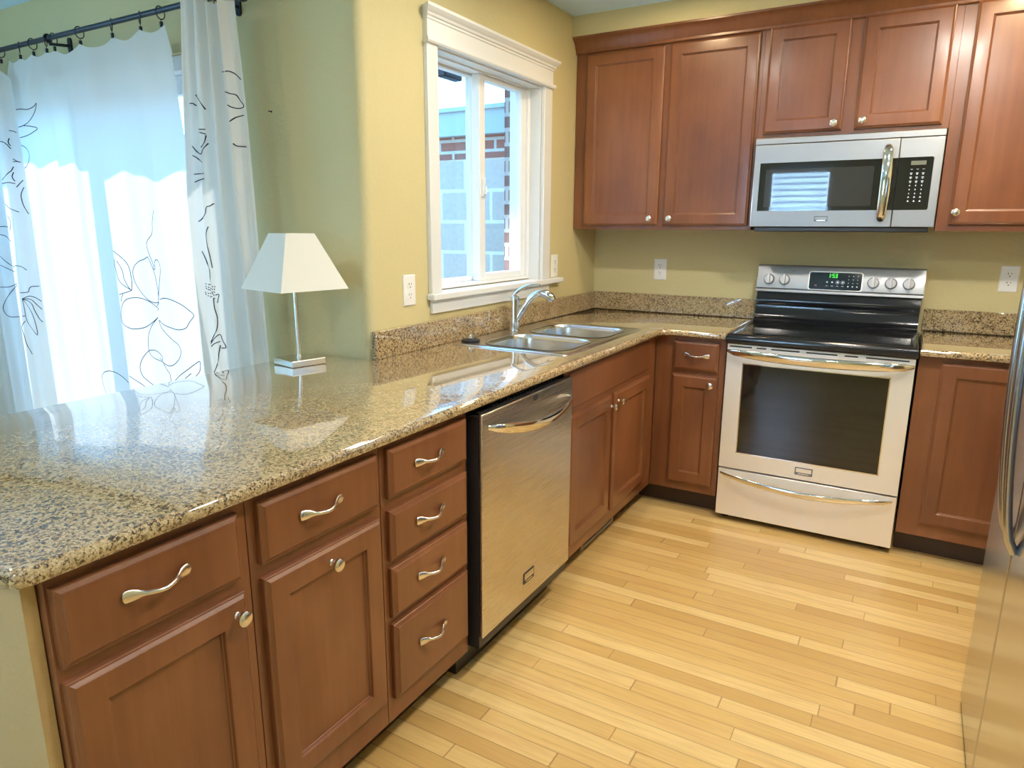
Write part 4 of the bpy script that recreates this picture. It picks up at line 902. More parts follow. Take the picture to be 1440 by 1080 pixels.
INK_B=[[(-1.0382,1.4479),(-1.0437,1.4399),(-1.0514,1.4284),(-1.059,1.4153),(-1.065,1.4027),(-1.0682,1.3904),(-1.07,1.3776),(-1.0724,1.3653),(-1.0772,1.3544),(-1.0859,1.3454),(-1.0967,1.3376),(-1.1073,1.3307),(-1.1152,1.324),(-1.12,1.318),(-1.123,1.3128),(-1.1244,1.3075),(-1.1246,1.3012),(-1.1232,1.2936),(-1.1203,1.2852),(-1.1165,1.2763),(-1.1125,1.2673),(-1.1079,1.2578),(-1.1024,1.2479),(-1.0974,1.2383),(-1.0937,1.2297),(-1.0922,1.222),(-1.0921,1.2148),(-1.0923,1.209),(-1.0916,1.2054),(-1.0894,1.2048),(-1.0865,1.2067),(-1.0837,1.2093),(-1.0817,1.211)],[(-1.0817,1.211),(-1.0823,1.2154),(-1.0832,1.2216),(-1.0836,1.2283),(-1.0827,1.2338),(-1.0801,1.2385),(-1.0761,1.2427),(-1.0715,1.2459),(-1.0668,1.2472),(-1.0619,1.2464),(-1.0564,1.2438),(-1.0512,1.2399),(-1.0473,1.235),(-1.0447,1.229),(-1.0431,1.2218),(-1.0426,1.2137),(-1.0436,1.2048),(-1.0462,1.1952),(-1.0503,1.1846),(-1.0548,1.1735),(-1.0589,1.1622),(-1.0626,1.1508),(-1.0662,1.1391),(-1.0697,1.1272),(-1.073,1.1154),(-1.0761,1.1025),(-1.0792,1.0889),(-1.0818,1.0768),(-1.0837,1.0682)],[(-1.1276,1.2578),(-1.1318,1.2559),(-1.1381,1.2531),(-1.1464,1.25),(-1.1568,1.2469),(-1.1706,1.2442),(-1.1883,1.2415),(-1.2065,1.2384),(-1.2215,1.2346),(-1.2337,1.2298),(-1.2442,1.2244),(-1.2528,1.2184),(-1.2592,1.2122),(-1.2638,1.2059),(-1.2671,1.1993),(-1.2693,1.1922),(-1.2703,1.1843),(-1.2703,1.1752),(-1.2691,1.1652),(-1.2669,1.1548),(-1.2634,1.1447),(-1.2585,1.1348),(-1.2521,1.1249),(-1.2443,1.1151),(-1.2353,1.1058),(-1.2243,1.0966),(-1.2103,1.0876),(-1.1931,1.0798),(-1.1739,1.074),(-1.1551,1.0701),(-1.1383,1.0676),(-1.1244,1.066),(-1.1132,1.0649),(-1.1037,1.0649),(-1.0953,1.066),(-1.0884,1.0673),(-1.0837,1.0682)],[(-1.1276,1.2578),(-1.123,1.2515),(-1.1166,1.2426),(-1.1098,1.2323),(-1.1039,1.2218),(-1.0989,1.2113),(-1.0942,1.2002),(-1.09,1.1885),(-1.0865,1.1764),(-1.0838,1.1634),(-1.0818,1.1495),(-1.0804,1.1356),(-1.0793,1.1228),(-1.0788,1.1104),(-1.0788,1.0982),(-1.079,1.0876),(-1.0791,1.0802)],[(-1.0929,1.0442),(-1.1008,1.0481),(-1.1125,1.0537),(-1.1276,1.0595),(-1.1459,1.0642),(-1.1689,1.0676),(-1.1949,1.0705),(-1.217,1.0732),(-1.2344,1.0754),(-1.2492,1.0768),(-1.2627,1.0773),(-1.2751,1.077),(-1.2864,1.0758),(-1.2973,1.074),(-1.3081,1.0712),(-1.3186,1.0674),(-1.3282,1.0622),(-1.3368,1.0553),(-1.3444,1.0469),(-1.351,1.0376),(-1.3568,1.0281),(-1.3618,1.0179),(-1.3657,1.0069),(-1.3681,0.9961),(-1.3688,0.9861),(-1.3679,0.977),(-1.3656,0.9683),(-1.3612,0.9606),(-1.3542,0.9541),(-1.3442,0.9488),(-1.3323,0.9444),(-1.3199,0.9411),(-1.3084,0.9388),(-1.2972,0.9379),(-1.2859,0.9382),(-1.2747,0.9393),(-1.2639,0.9409),(-1.2534,0.9429),(-1.2427,0.9454),(-1.231,0.9488),(-1.2175,0.9535),(-1.1998,0.9603),(-1.1761,0.9691),(-1.1508,0.9784),(-1.1319,0.986),(-1.1189,0.992),(-1.1093,0.9973),(-1.1023,1.0016),(-1.0975,1.0046)],[(-1.0714,1.0806),(-1.0659,1.0824),(-1.0579,1.0851),(-1.0477,1.0876),(-1.0353,1.089),(-1.0197,1.0889),(-1.0008,1.0879),(-0.9812,1.0863),(-0.9641,1.0839),(-0.9492,1.0807),(-0.9358,1.0767),(-0.9238,1.0722),(-0.9135,1.0674),(-0.9044,1.0622),(-0.896,1.0567),(-0.8883,1.0511),(-0.8816,1.0458),(-0.8753,1.0411),(-0.8694,1.0366),(-0.865,1.0322),(-0.8628,1.0276),(-0.864,1.0227),(-0.8677,1.0176),(-0.8724,1.0126),(-0.8763,1.0082),(-0.879,1.0046),(-0.8816,1.0017),(-0.8842,0.9987),(-0.8873,0.9949),(-0.8907,0.9897),(-0.8943,0.9835),(-0.8987,0.9776),(-0.9046,0.9728),(-0.9126,0.9693),(-0.9228,0.9665),(-0.9346,0.9645),(-0.9474,0.9632),(-0.9612,0.9629),(-0.9765,0.9635),(-0.993,0.9646),(-1.0095,0.9659),(-1.0254,0.9674),(-1.0402,0.9695),(-1.0533,0.9722),(-1.0642,0.9754),(-1.0734,0.9797),(-1.0815,0.9849),(-1.0882,0.9897),(-1.093,0.9931)],[(-1.101,1.0004),(-1.1093,0.9951),(-1.1226,0.9873),(-1.1396,0.9778),(-1.1576,0.9674),(-1.1746,0.9566),(-1.1897,0.9451),(-1.2014,0.9333),(-1.2098,0.9215),(-1.2154,0.909),(-1.2193,0.8958),(-1.2217,0.8828),(-1.2231,0.871),(-1.2238,0.8604),(-1.2237,0.8507),(-1.2223,0.8418),(-1.2193,0.8341),(-1.2145,0.8277),(-1.2077,0.8226),(-1.1987,0.8184),(-1.187,0.8151),(-1.1698,0.813),(-1.1466,0.8125),(-1.1248,0.8121),(-1.1093,0.8108),(-1.0998,0.8086),(-1.0934,0.8062),(-1.0879,0.8038),(-1.0816,0.8018),(-1.0741,0.7999),(-1.0663,0.7981),(-1.0583,0.7969),(-1.0502,0.797),(-1.042,0.7984),(-1.0334,0.8008),(-1.0244,0.8043),(-1.0146,0.809),(-1.0032,0.8151),(-0.9904,0.8225),(-0.9776,0.8307),(-0.9669,0.839),(-0.9586,0.8475),(-0.952,0.8564),(-0.9476,0.8651),(-0.9457,0.873),(-0.9462,0.8802),(-0.9488,0.8869),(-0.9536,0.8931),(-0.9605,0.8989),(-0.9708,0.9038),(-0.9846,0.908),(-0.9996,0.912),(-1.0134,0.9167),(-1.0258,0.9221),(-1.0375,0.928),(-1.0482,0.9341),(-1.0575,0.9404),(-1.0657,0.9466),(-1.0731,0.953),(-1.0796,0.9594),(-1.0848,0.966),(-1.0884,0.9733),(-1.0906,0.9811),(-1.092,0.9882),(-1.093,0.9931)],[(-1.1233,0.8237),(-1.1181,0.8218),(-1.1109,0.8187),(-1.1043,0.8162),(-1.1002,0.816),(-1.0985,0.8191),(-1.0983,0.8244),(-1.0998,0.8305),(-1.1033,0.8359),(-1.1097,0.8406),(-1.119,0.8452),(-1.1309,0.8489),(-1.1446,0.8512),(-1.1602,0.852),(-1.1766,0.8518),(-1.1912,0.851),(-1.2029,0.8497),(-1.212,0.8479),(-1.2196,0.8454),(-1.2266,0.8418),(-1.2339,0.8371),(-1.242,0.8308),(-1.2503,0.8232),(-1.2582,0.8148),(-1.2649,0.806),(-1.2706,0.7969),(-1.2758,0.7871),(-1.2799,0.7771),(-1.2822,0.7673),(-1.2824,0.7575),(-1.2808,0.7476),(-1.2779,0.7382),(-1.2739,0.7299),(-1.2685,0.7229),(-1.2618,0.7168),(-1.2545,0.7114),(-1.2473,0.7063),(-1.2397,0.7011),(-1.2314,0.6962),(-1.2236,0.6921),(-1.2179,0.6892)],[(-1.1011,0.8118),(-1.0979,0.8077),(-1.0934,0.8018),(-1.0885,0.7952),(-1.084,0.7893),(-1.0796,0.7843),(-1.0753,0.7794),(-1.0711,0.7748),(-1.0674,0.7708),(-1.0641,0.768),(-1.061,0.7659),(-1.0584,0.7636),(-1.0565,0.7598),(-1.0554,0.7538),(-1.055,0.7462),(-1.055,0.7384),(-1.055,0.7314),(-1.055,0.7253),(-1.0553,0.7194),(-1.0557,0.7144),(-1.0559,0.7109)],[(-1.5954,0.6025),(-1.5997,0.6111),(-1.6057,0.6236),(-1.6114,0.6373),(-1.6152,0.6495),(-1.6173,0.6596),(-1.6186,0.669),(-1.6184,0.6776),(-1.6162,0.6854),(-1.6116,0.6924),(-1.6043,0.6987),(-1.594,0.7045),(-1.5795,0.7102),(-1.5579,0.7164),(-1.5318,0.7225),(-1.5105,0.7266),(-1.4942,0.7285),(-1.4799,0.7287),(-1.4666,0.7274),(-1.4542,0.7252),(-1.4432,0.7222),(-1.433,0.7183),(-1.4232,0.7137),(-1.4137,0.7087),(-1.4048,0.7039),(-1.396,0.6989),(-1.3875,0.6936),(-1.3801,0.6888),(-1.3747,0.6856)],[(-1.365,0.7186),(-1.3569,0.7161),(-1.3453,0.7126),(-1.3328,0.7086),(-1.3214,0.7047),(-1.3109,0.7009),(-1.3007,0.697),(-1.2915,0.693),(-1.2839,0.6893),(-1.2777,0.6857),(-1.2725,0.6822),(-1.2683,0.6792),(-1.2654,0.6771)],[(-1.026,0.7348),(-1.0186,0.7402),(-1.0074,0.7479),(-0.9931,0.7569),(-0.9769,0.7658),(-0.9596,0.7743),(-0.9423,0.7826),(-0.9268,0.7904),(-0.9138,0.7977),(-0.9022,0.8048),(-0.8915,0.8119),(-0.8819,0.8185),(-0.8737,0.8239),(-0.8668,0.8287),(-0.8607,0.8329),(-0.8556,0.8358),(-0.8517,0.8367),(-0.8493,0.8352),(-0.8483,0.8316),(-0.8482,0.8268),(-0.8486,0.8214),(-0.8491,0.8153),(-0.8501,0.8082),(-0.8519,0.8008),(-0.8549,0.7938),(-0.8595,0.7873),(-0.8652,0.781),(-0.8717,0.7749),(-0.8784,0.7689),(-0.8853,0.7631),(-0.8929,0.7573),(-0.901,0.7518),(-0.9097,0.7467),(-0.9189,0.7421),(-0.929,0.7378),(-0.9402,0.7336),(-0.9526,0.7292),(-0.9663,0.7244),(-0.9803,0.7196),(-0.9935,0.7157),(-1.0049,0.7132),(-1.0149,0.7125),(-1.0239,0.7132),(-1.0317,0.7149),(-1.0383,0.717),(-1.0439,0.7203),(-1.0486,0.7245),(-1.0523,0.7286),(-1.055,0.7314)],[(-0.9656,0.7433),(-0.9594,0.7463),(-0.9508,0.7503),(-0.9412,0.755),(-0.9317,0.7601),(-0.9212,0.7662),(-0.9103,0.7731),(-0.9011,0.7793),(-0.8952,0.7835)],[(-1.3679,1.2773),(-1.3604,1.2735),(-1.3503,1.2679),(-1.34,1.2617),(-1.3311,1.2559),(-1.3237,1.2507),(-1.3168,1.2456),(-1.3104,1.2404),(-1.3048,1.235),(-1.3,1.2294),(-1.2958,1.2237),(-1.2921,1.2178),(-1.2891,1.2116),(-1.2868,1.2053),(-1.2852,1.1988),(-1.284,1.1918),(-1.283,1.184),(-1.2818,1.1748),(-1.2809,1.1646),(-1.2802,1.1542),(-1.2802,1.1442),(-1.2811,1.1341),(-1.2826,1.1237),(-1.2843,1.1145),(-1.2854,1.108)],[(-1.3662,1.2417),(-1.3667,1.2367),(-1.3676,1.2297),(-1.3682,1.2216),(-1.3681,1.2137),(-1.3671,1.2059),(-1.3653,1.1978),(-1.3633,1.1897),(-1.3614,1.1819),(-1.3601,1.1746),(-1.359,1.1674),(-1.3573,1.1606),(-1.354,1.1541),(-1.3492,1.1479),(-1.3436,1.1421),(-1.3368,1.1365),(-1.3287,1.1309),(-1.3177,1.1246),(-1.305,1.118),(-1.2934,1.1121),(-1.2854,1.108)],[(-1.3512,1.2341),(-1.3456,1.227),(-1.3377,1.2168),(-1.33,1.2054),(-1.3245,1.195),(-1.3221,1.1857),(-1.3214,1.1766),(-1.321,1.1678),(-1.3194,1.1592),(-1.3162,1.1507),(-1.3121,1.1422),(-1.3079,1.1344),(-1.3039,1.1276),(-1.3,1.1219),(-1.2959,1.117),(-1.2924,1.1131),(-1.2899,1.1103)],[(-1.3639,1.0865),(-1.3597,1.0875),(-1.3539,1.0891),(-1.3473,1.0908),(-1.3406,1.0925),(-1.3337,1.0941),(-1.3265,1.0957),(-1.3194,1.0974),(-1.3124,1.0992),(-1.305,1.1015),(-1.2972,1.104),(-1.2902,1.1064),(-1.2854,1.108)],[(-1.3351,1.0903),(-1.3374,1.0873),(-1.3409,1.0829),(-1.3447,1.0781),(-1.3478,1.0735),(-1.3499,1.0689),(-1.3515,1.0641),(-1.3528,1.0598),(-1.3536,1.0569)],[(-1.097,1.0503),(-1.0941,1.0533),(-1.0912,1.0564),(-1.0883,1.0594),(-1.0855,1.0624),(-1.0827,1.0654),(-1.0798,1.0685)],[(-1.095,1.0323),(-1.0938,1.0344),(-1.0926,1.0364),(-1.0914,1.0385),(-1.0902,1.0405),(-1.0889,1.0425),(-1.0877,1.0446)],[(-2.0574,1.9082),(-2.0474,1.9085),(-2.0345,1.9093),(-2.0205,1.9099),(-2.0065,1.9099),(-1.991,1.9084),(-1.9702,1.9053),(-1.9347,1.9004),(-1.9019,1.897),(-1.8831,1.8974),(-1.869,1.8994),(-1.8578,1.9023),(-1.8491,1.9054),(-1.8422,1.9095),(-1.8365,1.9145),(-1.8323,1.9183),(-1.8301,1.9192),(-1.8303,1.916),(-1.8326,1.9098),(-1.8362,1.9024),(-1.8404,1.8951),(-1.8453,1.8882),(-1.8512,1.8807),(-1.8581,1.8733),(-1.866,1.8663),(-1.8757,1.8596),(-1.8882,1.8532),(-1.9049,1.8478),(-1.9298,1.8445),(-1.9593,1.843),(-1.9793,1.8414),(-1.9941,1.8396),(-2.0072,1.8376),(-2.021,1.8358),(-2.0356,1.8344),(-2.0498,1.8329),(-2.0614,1.8307),(-2.0679,1.8268),(-2.0701,1.8219),(-2.0702,1.8171),(-2.0705,1.8138)],[(-2.0072,1.8376),(-1.9935,1.8362),(-1.9674,1.8333),(-1.9216,1.8279),(-1.8953,1.8244),(-1.8795,1.8219),(-1.8667,1.8195),(-1.8577,1.817),(-1.8538,1.8142),(-1.856,1.8109),(-1.863,1.8072),(-1.8731,1.8035),(-1.8848,1.8),(-1.8988,1.7969),(-1.921,1.7945),(-1.9584,1.7939),(-1.9876,1.7926),(-2.0114,1.7906),(-2.0348,1.7885),(-2.0577,1.7869),(-2.0768,1.7861)],[(-2.0902,1.7587),(-2.0763,1.7562),(-2.0593,1.7529),(-2.044,1.7492),(-2.0324,1.7447),(-2.0238,1.7393),(-2.0165,1.7329),(-2.0107,1.7259),(-2.0073,1.7188),(-2.0067,1.7113),(-2.0086,1.7034),(-2.0126,1.6953),(-2.0181,1.6874),(-2.0256,1.6792),(-2.0349,1.6707),(-2.0452,1.6629),(-2.0557,1.6567),(-2.0678,1.6527),(-2.0828,1.6504),(-2.0988,1.6492),(-2.1113,1.6484)]]
INK_R=[[(-0.5267,1.9153),(-0.5239,1.9163),(-0.4705,1.9058),(-0.467,1.9073),(-0.4643,1.9078),(-0.4618,1.9071),(-0.459,1.9054),(-0.4559,1.903),(-0.4522,1.8999),(-0.4469,1.8954),(-0.4404,1.8897),(-0.4356,1.8846),(-0.4325,1.8812)],[(-0.524,1.8505),(-0.4718,1.8388),(-0.4676,1.837),(-0.4646,1.8354),(-0.4621,1.8341),(-0.4599,1.8337),(-0.4575,1.8337),(-0.455,1.8333),(-0.4525,1.8315),(-0.45,1.8277),(-0.4473,1.8225),(-0.4441,1.8169),(-0.4403,1.8117),(-0.4359,1.8074),(-0.4321,1.8034),(-0.4293,1.8),(-0.4278,1.7969),(-0.4278,1.7942),(-0.4289,1.7919),(-0.431,1.7901),(-0.4344,1.7888),(-0.4398,1.7882),(-0.445,1.7878),(-0.4488,1.7875),(-0.4517,1.7873),(-0.4542,1.7876),(-0.4567,1.7882),(-0.459,1.7891),(-0.4611,1.7902),(-0.4632,1.7917),(-0.4654,1.7936),(-0.4676,1.7955),(-0.47,1.7969)],[(-0.4662,1.7415),(-0.4633,1.7441),(-0.4604,1.7479),(-0.4575,1.7522),(-0.4547,1.756),(-0.4512,1.7591),(-0.4461,1.7619),(-0.4373,1.7634),(-0.429,1.7642)],[(-0.4616,1.6693),(-0.4603,1.6676),(-0.4588,1.6651),(-0.4569,1.6626),(-0.4545,1.6609),(-0.4511,1.6602),(-0.4461,1.6601),(-0.4387,1.6599),(-0.4283,1.659)],[(-0.6789,1.8526),(-0.6782,1.8491),(-0.6421,1.8372),(-0.6368,1.8306),(-0.6306,1.8237),(-0.6218,1.8154),(-0.6171,1.807),(-0.6142,1.7996),(-0.6126,1.7944)],[(-0.6967,1.8211),(-0.6947,1.8215),(-0.6921,1.8222),(-0.6896,1.8227),(-0.6876,1.8225),(-0.6857,1.821),(-0.6839,1.8187),(-0.6823,1.8163),(-0.6812,1.8146)],[(-0.6509,1.7287),(-0.6427,1.7281),(-0.6373,1.7278),(-0.6303,1.7273),(-0.6241,1.727),(-0.6204,1.727),(-0.6176,1.7271)],[(-0.6856,1.7235),(-0.6437,1.717),(-0.6381,1.7157),(-0.631,1.7141),(-0.6246,1.7127),(-0.6207,1.7116),(-0.618,1.7107)],[(-0.6183,1.7066),(-0.6191,1.7029),(-0.6202,1.6976),(-0.6217,1.6915),(-0.6239,1.6858),(-0.6281,1.68),(-0.6357,1.6741),(-0.6419,1.6686),(-0.6456,1.6647)],[(-0.7069,1.6742),(-0.7049,1.6711),(-0.7023,1.6668),(-0.6997,1.6621),(-0.6974,1.658),(-0.6952,1.6541),(-0.6929,1.6501),(-0.6562,1.6434),(-0.6483,1.6421),(-0.6453,1.6443),(-0.6432,1.6489),(-0.6408,1.6545),(-0.6364,1.6596),(-0.6284,1.6645),(-0.6222,1.6701),(-0.6183,1.6754),(-0.616,1.6792)],[(-0.7114,1.6416),(-0.7085,1.64),(-0.7047,1.6379),(-0.7011,1.6354),(-0.6982,1.6326),(-0.6956,1.6289),(-0.6929,1.6245),(-0.6502,1.6163),(-0.6465,1.6132)],[(-0.7143,1.5738),(-0.7084,1.5743),(-0.7036,1.5749),(-0.6997,1.5755),(-0.6961,1.5762),(-0.6508,1.5735),(-0.6441,1.5739)],[(-0.7163,1.5448),(-0.7135,1.5461),(-0.7098,1.5481),(-0.706,1.5503),(-0.7027,1.5523),(-0.6993,1.5542),(-0.6552,1.5533),(-0.6485,1.5547),(-0.6441,1.5557)],[(-0.6525,1.4314),(-0.6518,1.4358),(-0.6508,1.4421),(-0.6494,1.4485),(-0.6474,1.4532),(-0.6444,1.4554),(-0.6404,1.4561),(-0.6358,1.4564),(-0.6319,1.4575),(-0.6284,1.4597),(-0.6254,1.4625),(-0.6229,1.4651),(-0.6214,1.4669)],[(-0.7185,1.4007),(-0.7157,1.4025),(-0.7119,1.4051),(-0.7083,1.4083),(-0.7054,1.412),(-0.703,1.4168),(-0.66,1.422),(-0.6557,1.4273),(-0.6533,1.4309)],[(-0.6464,1.3828),(-0.6485,1.3789),(-0.6514,1.3733),(-0.6545,1.3664),(-0.6569,1.3588),(-0.6583,1.3502),(-0.659,1.3405),(-0.6587,1.3302),(-0.6577,1.3196),(-0.6559,1.3088),(-0.6537,1.2975),(-0.6516,1.286),(-0.6498,1.2746),(-0.6483,1.2622),(-0.6469,1.2491),(-0.6456,1.2374),(-0.6447,1.2292)],[(-0.7166,1.2897),(-0.7148,1.2854),(-0.7122,1.2792),(-0.7094,1.2718),(-0.7071,1.2639),(-0.705,1.255),(-0.703,1.245),(-0.7012,1.235),(-0.6586,1.229),(-0.6566,1.2226),(-0.6558,1.2173),(-0.6555,1.2123),(-0.6555,1.2063),(-0.656,1.1983),(-0.6573,1.189),(-0.6594,1.1804),(-0.7003,1.1709)],[(-0.649,1.1142),(-0.6491,1.108),(-0.6494,1.0993),(-0.6494,1.0892),(-0.6489,1.0792),(-0.6475,1.0694),(-0.6453,1.0591),(-0.6434,1.0486),(-0.6423,1.0382),(-0.6424,1.0276),(-0.6432,1.0168),(-0.6445,1.0064),(-0.6463,0.9969),(-0.6489,0.9886),(-0.653,0.9809),(-0.7,0.9662),(-0.7033,0.9594),(-0.7069,0.9522),(-0.7109,0.9451),(-0.7144,0.9389),(-0.7166,0.9346)],[(-0.6425,1.1258),(-0.6399,1.1268),(-0.6357,1.1284),(-0.6312,1.1295),(-0.6286,1.129),(-0.6285,1.126),(-0.6298,1.1214),(-0.6318,1.1162),(-0.6335,1.1114),(-0.6348,1.107),(-0.6361,1.1024),(-0.6373,1.0984),(-0.638,1.0956)],[(-0.7171,0.9285),(-0.7146,0.9326),(-0.7106,0.9384),(-0.7059,0.9448),(-0.7014,0.9503),(-0.6537,0.9632),(-0.6473,0.9686),(-0.6425,0.9723),(-0.6386,0.9731),(-0.6358,0.97),(-0.634,0.9639),(-0.6324,0.9565),(-0.6304,0.9495),(-0.627,0.9425),(-0.6233,0.9349),(-0.6207,0.9279),(-0.6201,0.9228),(-0.6228,0.9205),(-0.6286,0.92),(-0.6347,0.9203),(-0.6383,0.9206)],[(-0.717,0.9163),(-0.715,0.9186),(-0.7117,0.922),(-0.7075,0.9257),(-0.7031,0.929),(-0.6576,0.9394),(-0.6478,0.9427),(-0.6426,0.9448),(-0.639,0.9463)],[(-0.64,0.9314),(-0.6412,0.926),(-0.6429,0.9183),(-0.6447,0.9097),(-0.6464,0.9015),(-0.6476,0.8939),(-0.6487,0.8861),(-0.6499,0.8785),(-0.6515,0.8713),(-0.6543,0.8645),(-0.6984,0.8489),(-0.7002,0.843),(-0.7023,0.8369),(-0.7054,0.83),(-0.7094,0.8227),(-0.7131,0.8161),(-0.7154,0.8115)],[(-0.7157,1.1664),(-0.715,1.1659),(-0.7144,1.1653),(-0.7137,1.1647),(-0.7131,1.1641),(-0.7124,1.1636),(-0.7118,1.163)],[(-0.7161,1.1555),(-0.7155,1.1549),(-0.7149,1.1544),(-0.7142,1.1538),(-0.7135,1.1532),(-0.7129,1.1526),(-0.7122,1.1521)],[(-0.7157,1.1481),(-0.715,1.1475),(-0.7144,1.1469),(-0.7137,1.1464),(-0.7131,1.1458),(-0.7124,1.1452),(-0.7118,1.1446)],[(-0.7198,1.1329),(-0.7193,1.1323),(-0.7187,1.1317),(-0.7181,1.1311),(-0.7175,1.1305),(-0.7169,1.13),(-0.7163,1.1294)],[(-0.7194,1.1258),(-0.7188,1.1252),(-0.7183,1.1246),(-0.7177,1.1241),(-0.7171,1.1235),(-0.7164,1.1229),(-0.7158,1.1223)],[(-0.7052,1.1641),(-0.7047,1.1635),(-0.7042,1.1629),(-0.7037,1.1623),(-0.7032,1.1617),(-0.7027,1.1611),(-0.7023,1.1605)],[(-0.7067,1.1535),(-0.7061,1.1529),(-0.7056,1.1523),(-0.7051,1.1517),(-0.7046,1.1511),(-0.704,1.1505),(-0.7036,1.1499)],[(-0.7082,1.1448),(-0.7076,1.1442),(-0.7071,1.1436),(-0.7065,1.143),(-0.706,1.1425),(-0.7054,1.1419),(-0.7049,1.1413)],[(-0.7096,1.1299),(-0.709,1.1294),(-0.7084,1.1288),(-0.7078,1.1282),(-0.7072,1.1276),(-0.7066,1.127),(-0.7061,1.1264)],[(-0.7111,1.12),(-0.7104,1.1194),(-0.7098,1.1189),(-0.7092,1.1183),(-0.7086,1.1177),(-0.708,1.1171),(-0.7074,1.1165)],[(-0.7006,1.1635),(-0.7001,1.1629),(-0.659,1.1661),(-0.6575,1.1656),(-0.6564,1.1651),(-0.6555,1.1646),(-0.6548,1.164)],[(-0.7012,1.1498),(-0.7007,1.1492),(-0.7003,1.1486),(-0.6598,1.152),(-0.6579,1.1516),(-0.6567,1.1511),(-0.6557,1.1506)],[(-0.7033,1.1426),(-0.7028,1.142),(-0.7023,1.1414),(-0.7018,1.1408),(-0.7014,1.1402),(-0.7009,1.1396),(-0.7004,1.139)],[(-0.7021,1.1293),(-0.7017,1.1288),(-0.7012,1.1282),(-0.7007,1.1276),(-0.7003,1.127),(-0.6998,1.1264),(-0.6581,1.1303)],[(-0.7036,1.1163),(-0.7031,1.1157),(-0.7026,1.1151),(-0.7021,1.1146),(-0.7016,1.114),(-0.7011,1.1134),(-0.7007,1.1128)],[(-0.6514,1.1597),(-0.6508,1.1592),(-0.6503,1.1586),(-0.6497,1.158),(-0.6492,1.1574),(-0.6487,1.1569),(-0.6481,1.1563)],[(-0.6536,1.15),(-0.653,1.1494),(-0.6523,1.1489),(-0.6517,1.1483),(-0.6512,1.1477),(-0.6506,1.1472),(-0.6501,1.1466)],[(-0.6545,1.1388),(-0.6537,1.1382),(-0.6531,1.1377),(-0.6524,1.1371),(-0.6518,1.1365),(-0.6512,1.136),(-0.6507,1.1354)],[(-0.6528,1.1333),(-0.6521,1.1327),(-0.6515,1.1321),(-0.651,1.1316),(-0.6504,1.131),(-0.6499,1.1304),(-0.6493,1.1298)],[(-0.6998,1.1173),(-0.6582,1.1213),(-0.6568,1.1208),(-0.6558,1.1203),(-0.6549,1.1198),(-0.6541,1.1192),(-0.6534,1.1186)],[(-0.6441,1.1597),(-0.6435,1.1591),(-0.643,1.1585),(-0.6425,1.1579),(-0.6419,1.1574),(-0.6413,1.1568),(-0.6408,1.1562)],[(-0.6461,1.15),(-0.6455,1.1495),(-0.645,1.1489),(-0.6445,1.1483),(-0.644,1.1477),(-0.6434,1.1472),(-0.6429,1.1466)],[(-0.6472,1.1392),(-0.6467,1.1386),(-0.6462,1.138),(-0.6457,1.1374),(-0.6452,1.1368),(-0.6447,1.1363),(-0.6442,1.1357)],[(-0.6486,1.1276),(-0.6481,1.127),(-0.6476,1.1264),(-0.6471,1.1258),(-0.6466,1.1253),(-0.6461,1.1247),(-0.6456,1.1241)],[(-0.6486,1.1153),(-0.648,1.1147),(-0.6475,1.1141),(-0.647,1.1136),(-0.6465,1.113),(-0.646,1.1124),(-0.6455,1.1118)]]
#INKEND
lerp = lambda z, pts: (lambda P: P[0][1] if z >= P[0][0] else P[-1][1] if z <= P[-1][0] else next(a[1]+(b_[1]-a[1])*(a[0]-z)/(a[0]-b_[0]) for a, b_ in zip(P, P[1:]) if b_[0] <= z <= a[0]))(pts)
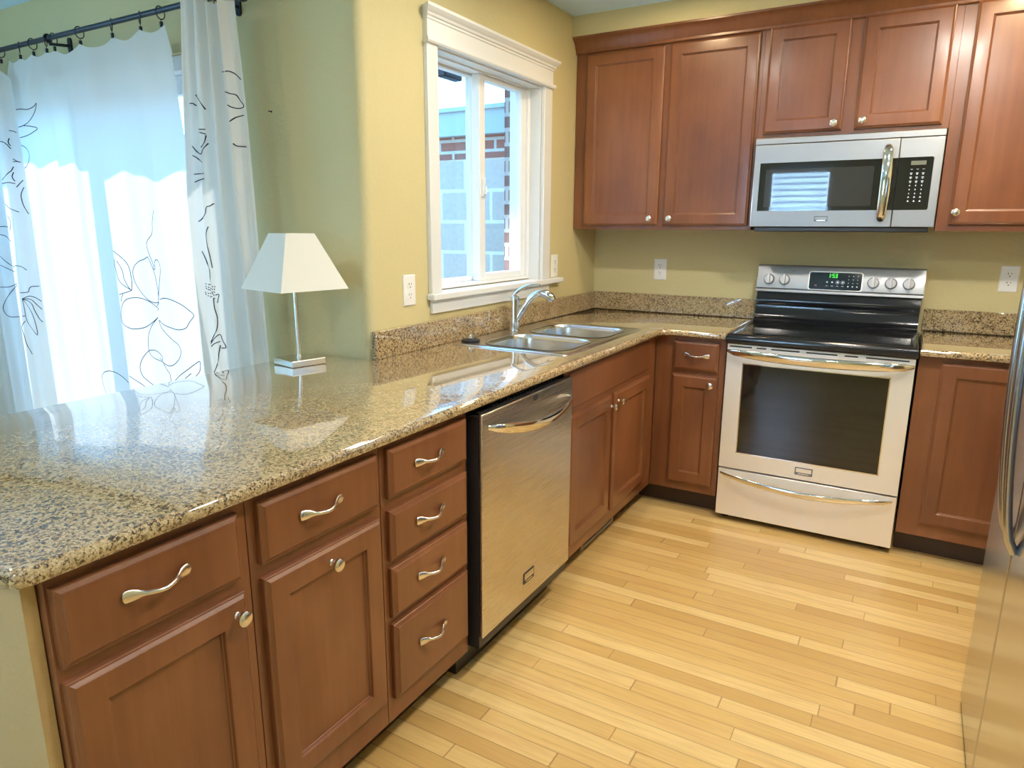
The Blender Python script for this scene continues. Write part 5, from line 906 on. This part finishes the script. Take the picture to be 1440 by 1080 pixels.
# fold shapes: edges by height, depth of the cloth
def yA(t, z): return -2.118 - .016*math.sin(t*30+.8*math.sin(z*2)) - .008*math.sin(t*61+z) + .010*sm((t-.97)/.03)
def leftA(z): return -2.95
def rightA(z): return lerp(z, [(2.13, -1.998), (2.03, -1.999), (.5, -2.017), (0, -2.02)])
def yB(t, z):
    f = -2.080 + .012*math.sin(t*19+.5+.7*math.sin(z*1.3)) + .005*math.sin(t*47+1.1*z)
    f += .030*sm((.30-t)/.035+.5)*sm((2.05-z)/.6)          # deep fold: the outer part lies further back
    return f if z < 1.95 else f + (-2.075-f)*.6*sm((z-1.95)/.18)
def leftB(z): return lerp(z, [(2.13, -2.035), (2.0, -2.12), (1.3, -2.20), (0, -2.24)])
def rightB(z): return lerp(z, [(2.13, -.878), (2.03, -.848), (1.5, -.80), (.80, -.742), (0, -.70)])
def yR(t, z): return -2.118 - .017*math.sin(t*24+.6+.35*math.sin(z*1.7)) - .005*math.sin(t*53+z*.8)
def leftR(z): return lerp(z, [(2.13, -.690), (1.96, -.712), (1.485, -.752), (.8, -.750), (0, -.75)])
def rightR(z): return lerp(z, [(2.13, -.440), (1.746, -.414), (.9, -.388), (0, -.37)])
# end of fold shapes
curtain('curtain', 'white curtain with black line flowers, leftmost and cut by the picture edge', M_CURT, leftA, rightA,
        lambda x: 2.118 if x < -2.105 else 2.118 - .088*((x+2.105)/.107)**1.3, yA, INK_A)
curtain('curtain', 'wide white curtain with a large black line flower, middle of the patio door', M_CURT, leftB, rightB,
        sag([-2.035, -1.930, -1.815, -1.705, -1.640, -1.440, -1.210, -1.020, -.878], 2.121, .026), yB, INK_B, n=200, nz=70, hem=.105)
curtain('curtain', 'off-white gathered curtain with black line flowers right of the patio door', M_CURT2, leftR, rightR,
        lambda x: 2.192 - .058*sm((x+.615)/.05), yR, INK_R, n=120, nz=50)

# ------------------------------------------------------------------ recessed ceiling lights, some of them added out of view as fill
M_LENS = mat('can_lens', (.9, .85, .75), .5, Emission_Color=(1, .85, .62, 1), Emission_Strength=3.0)
for i, (x, y, e) in enumerate(CANS):
    zc = ZC if x > -.3 else ZD
    c = thing('recessed_light', 'round recessed ceiling light with a white trim ring', 'ceiling light', (x, y, zc), 'recessed ceiling lights')
    MB().loops([[(x+r*math.cos(2*PI*k/32), y+r*math.sin(2*PI*k/32), zc-h) for k in range(32)] for r, h in ((.062, .001), (.062, .006), (.090, .004), (.092, .0005))], False, False).build('trim_ring', M_TRIM, c)
    MB().loops([[(x+r*math.cos(2*PI*k/32), y+r*math.sin(2*PI*k/32), zc-.001) for k in range(32)] for r in (.062,)], True, False).build('lens', M_LENS, c)
    lamp('can_lamp', 'AREA', (x, y, zc-.012), e, (1.0, .74, .42) if i in (0, 2) else WARM, shape='DISK', size=.13)
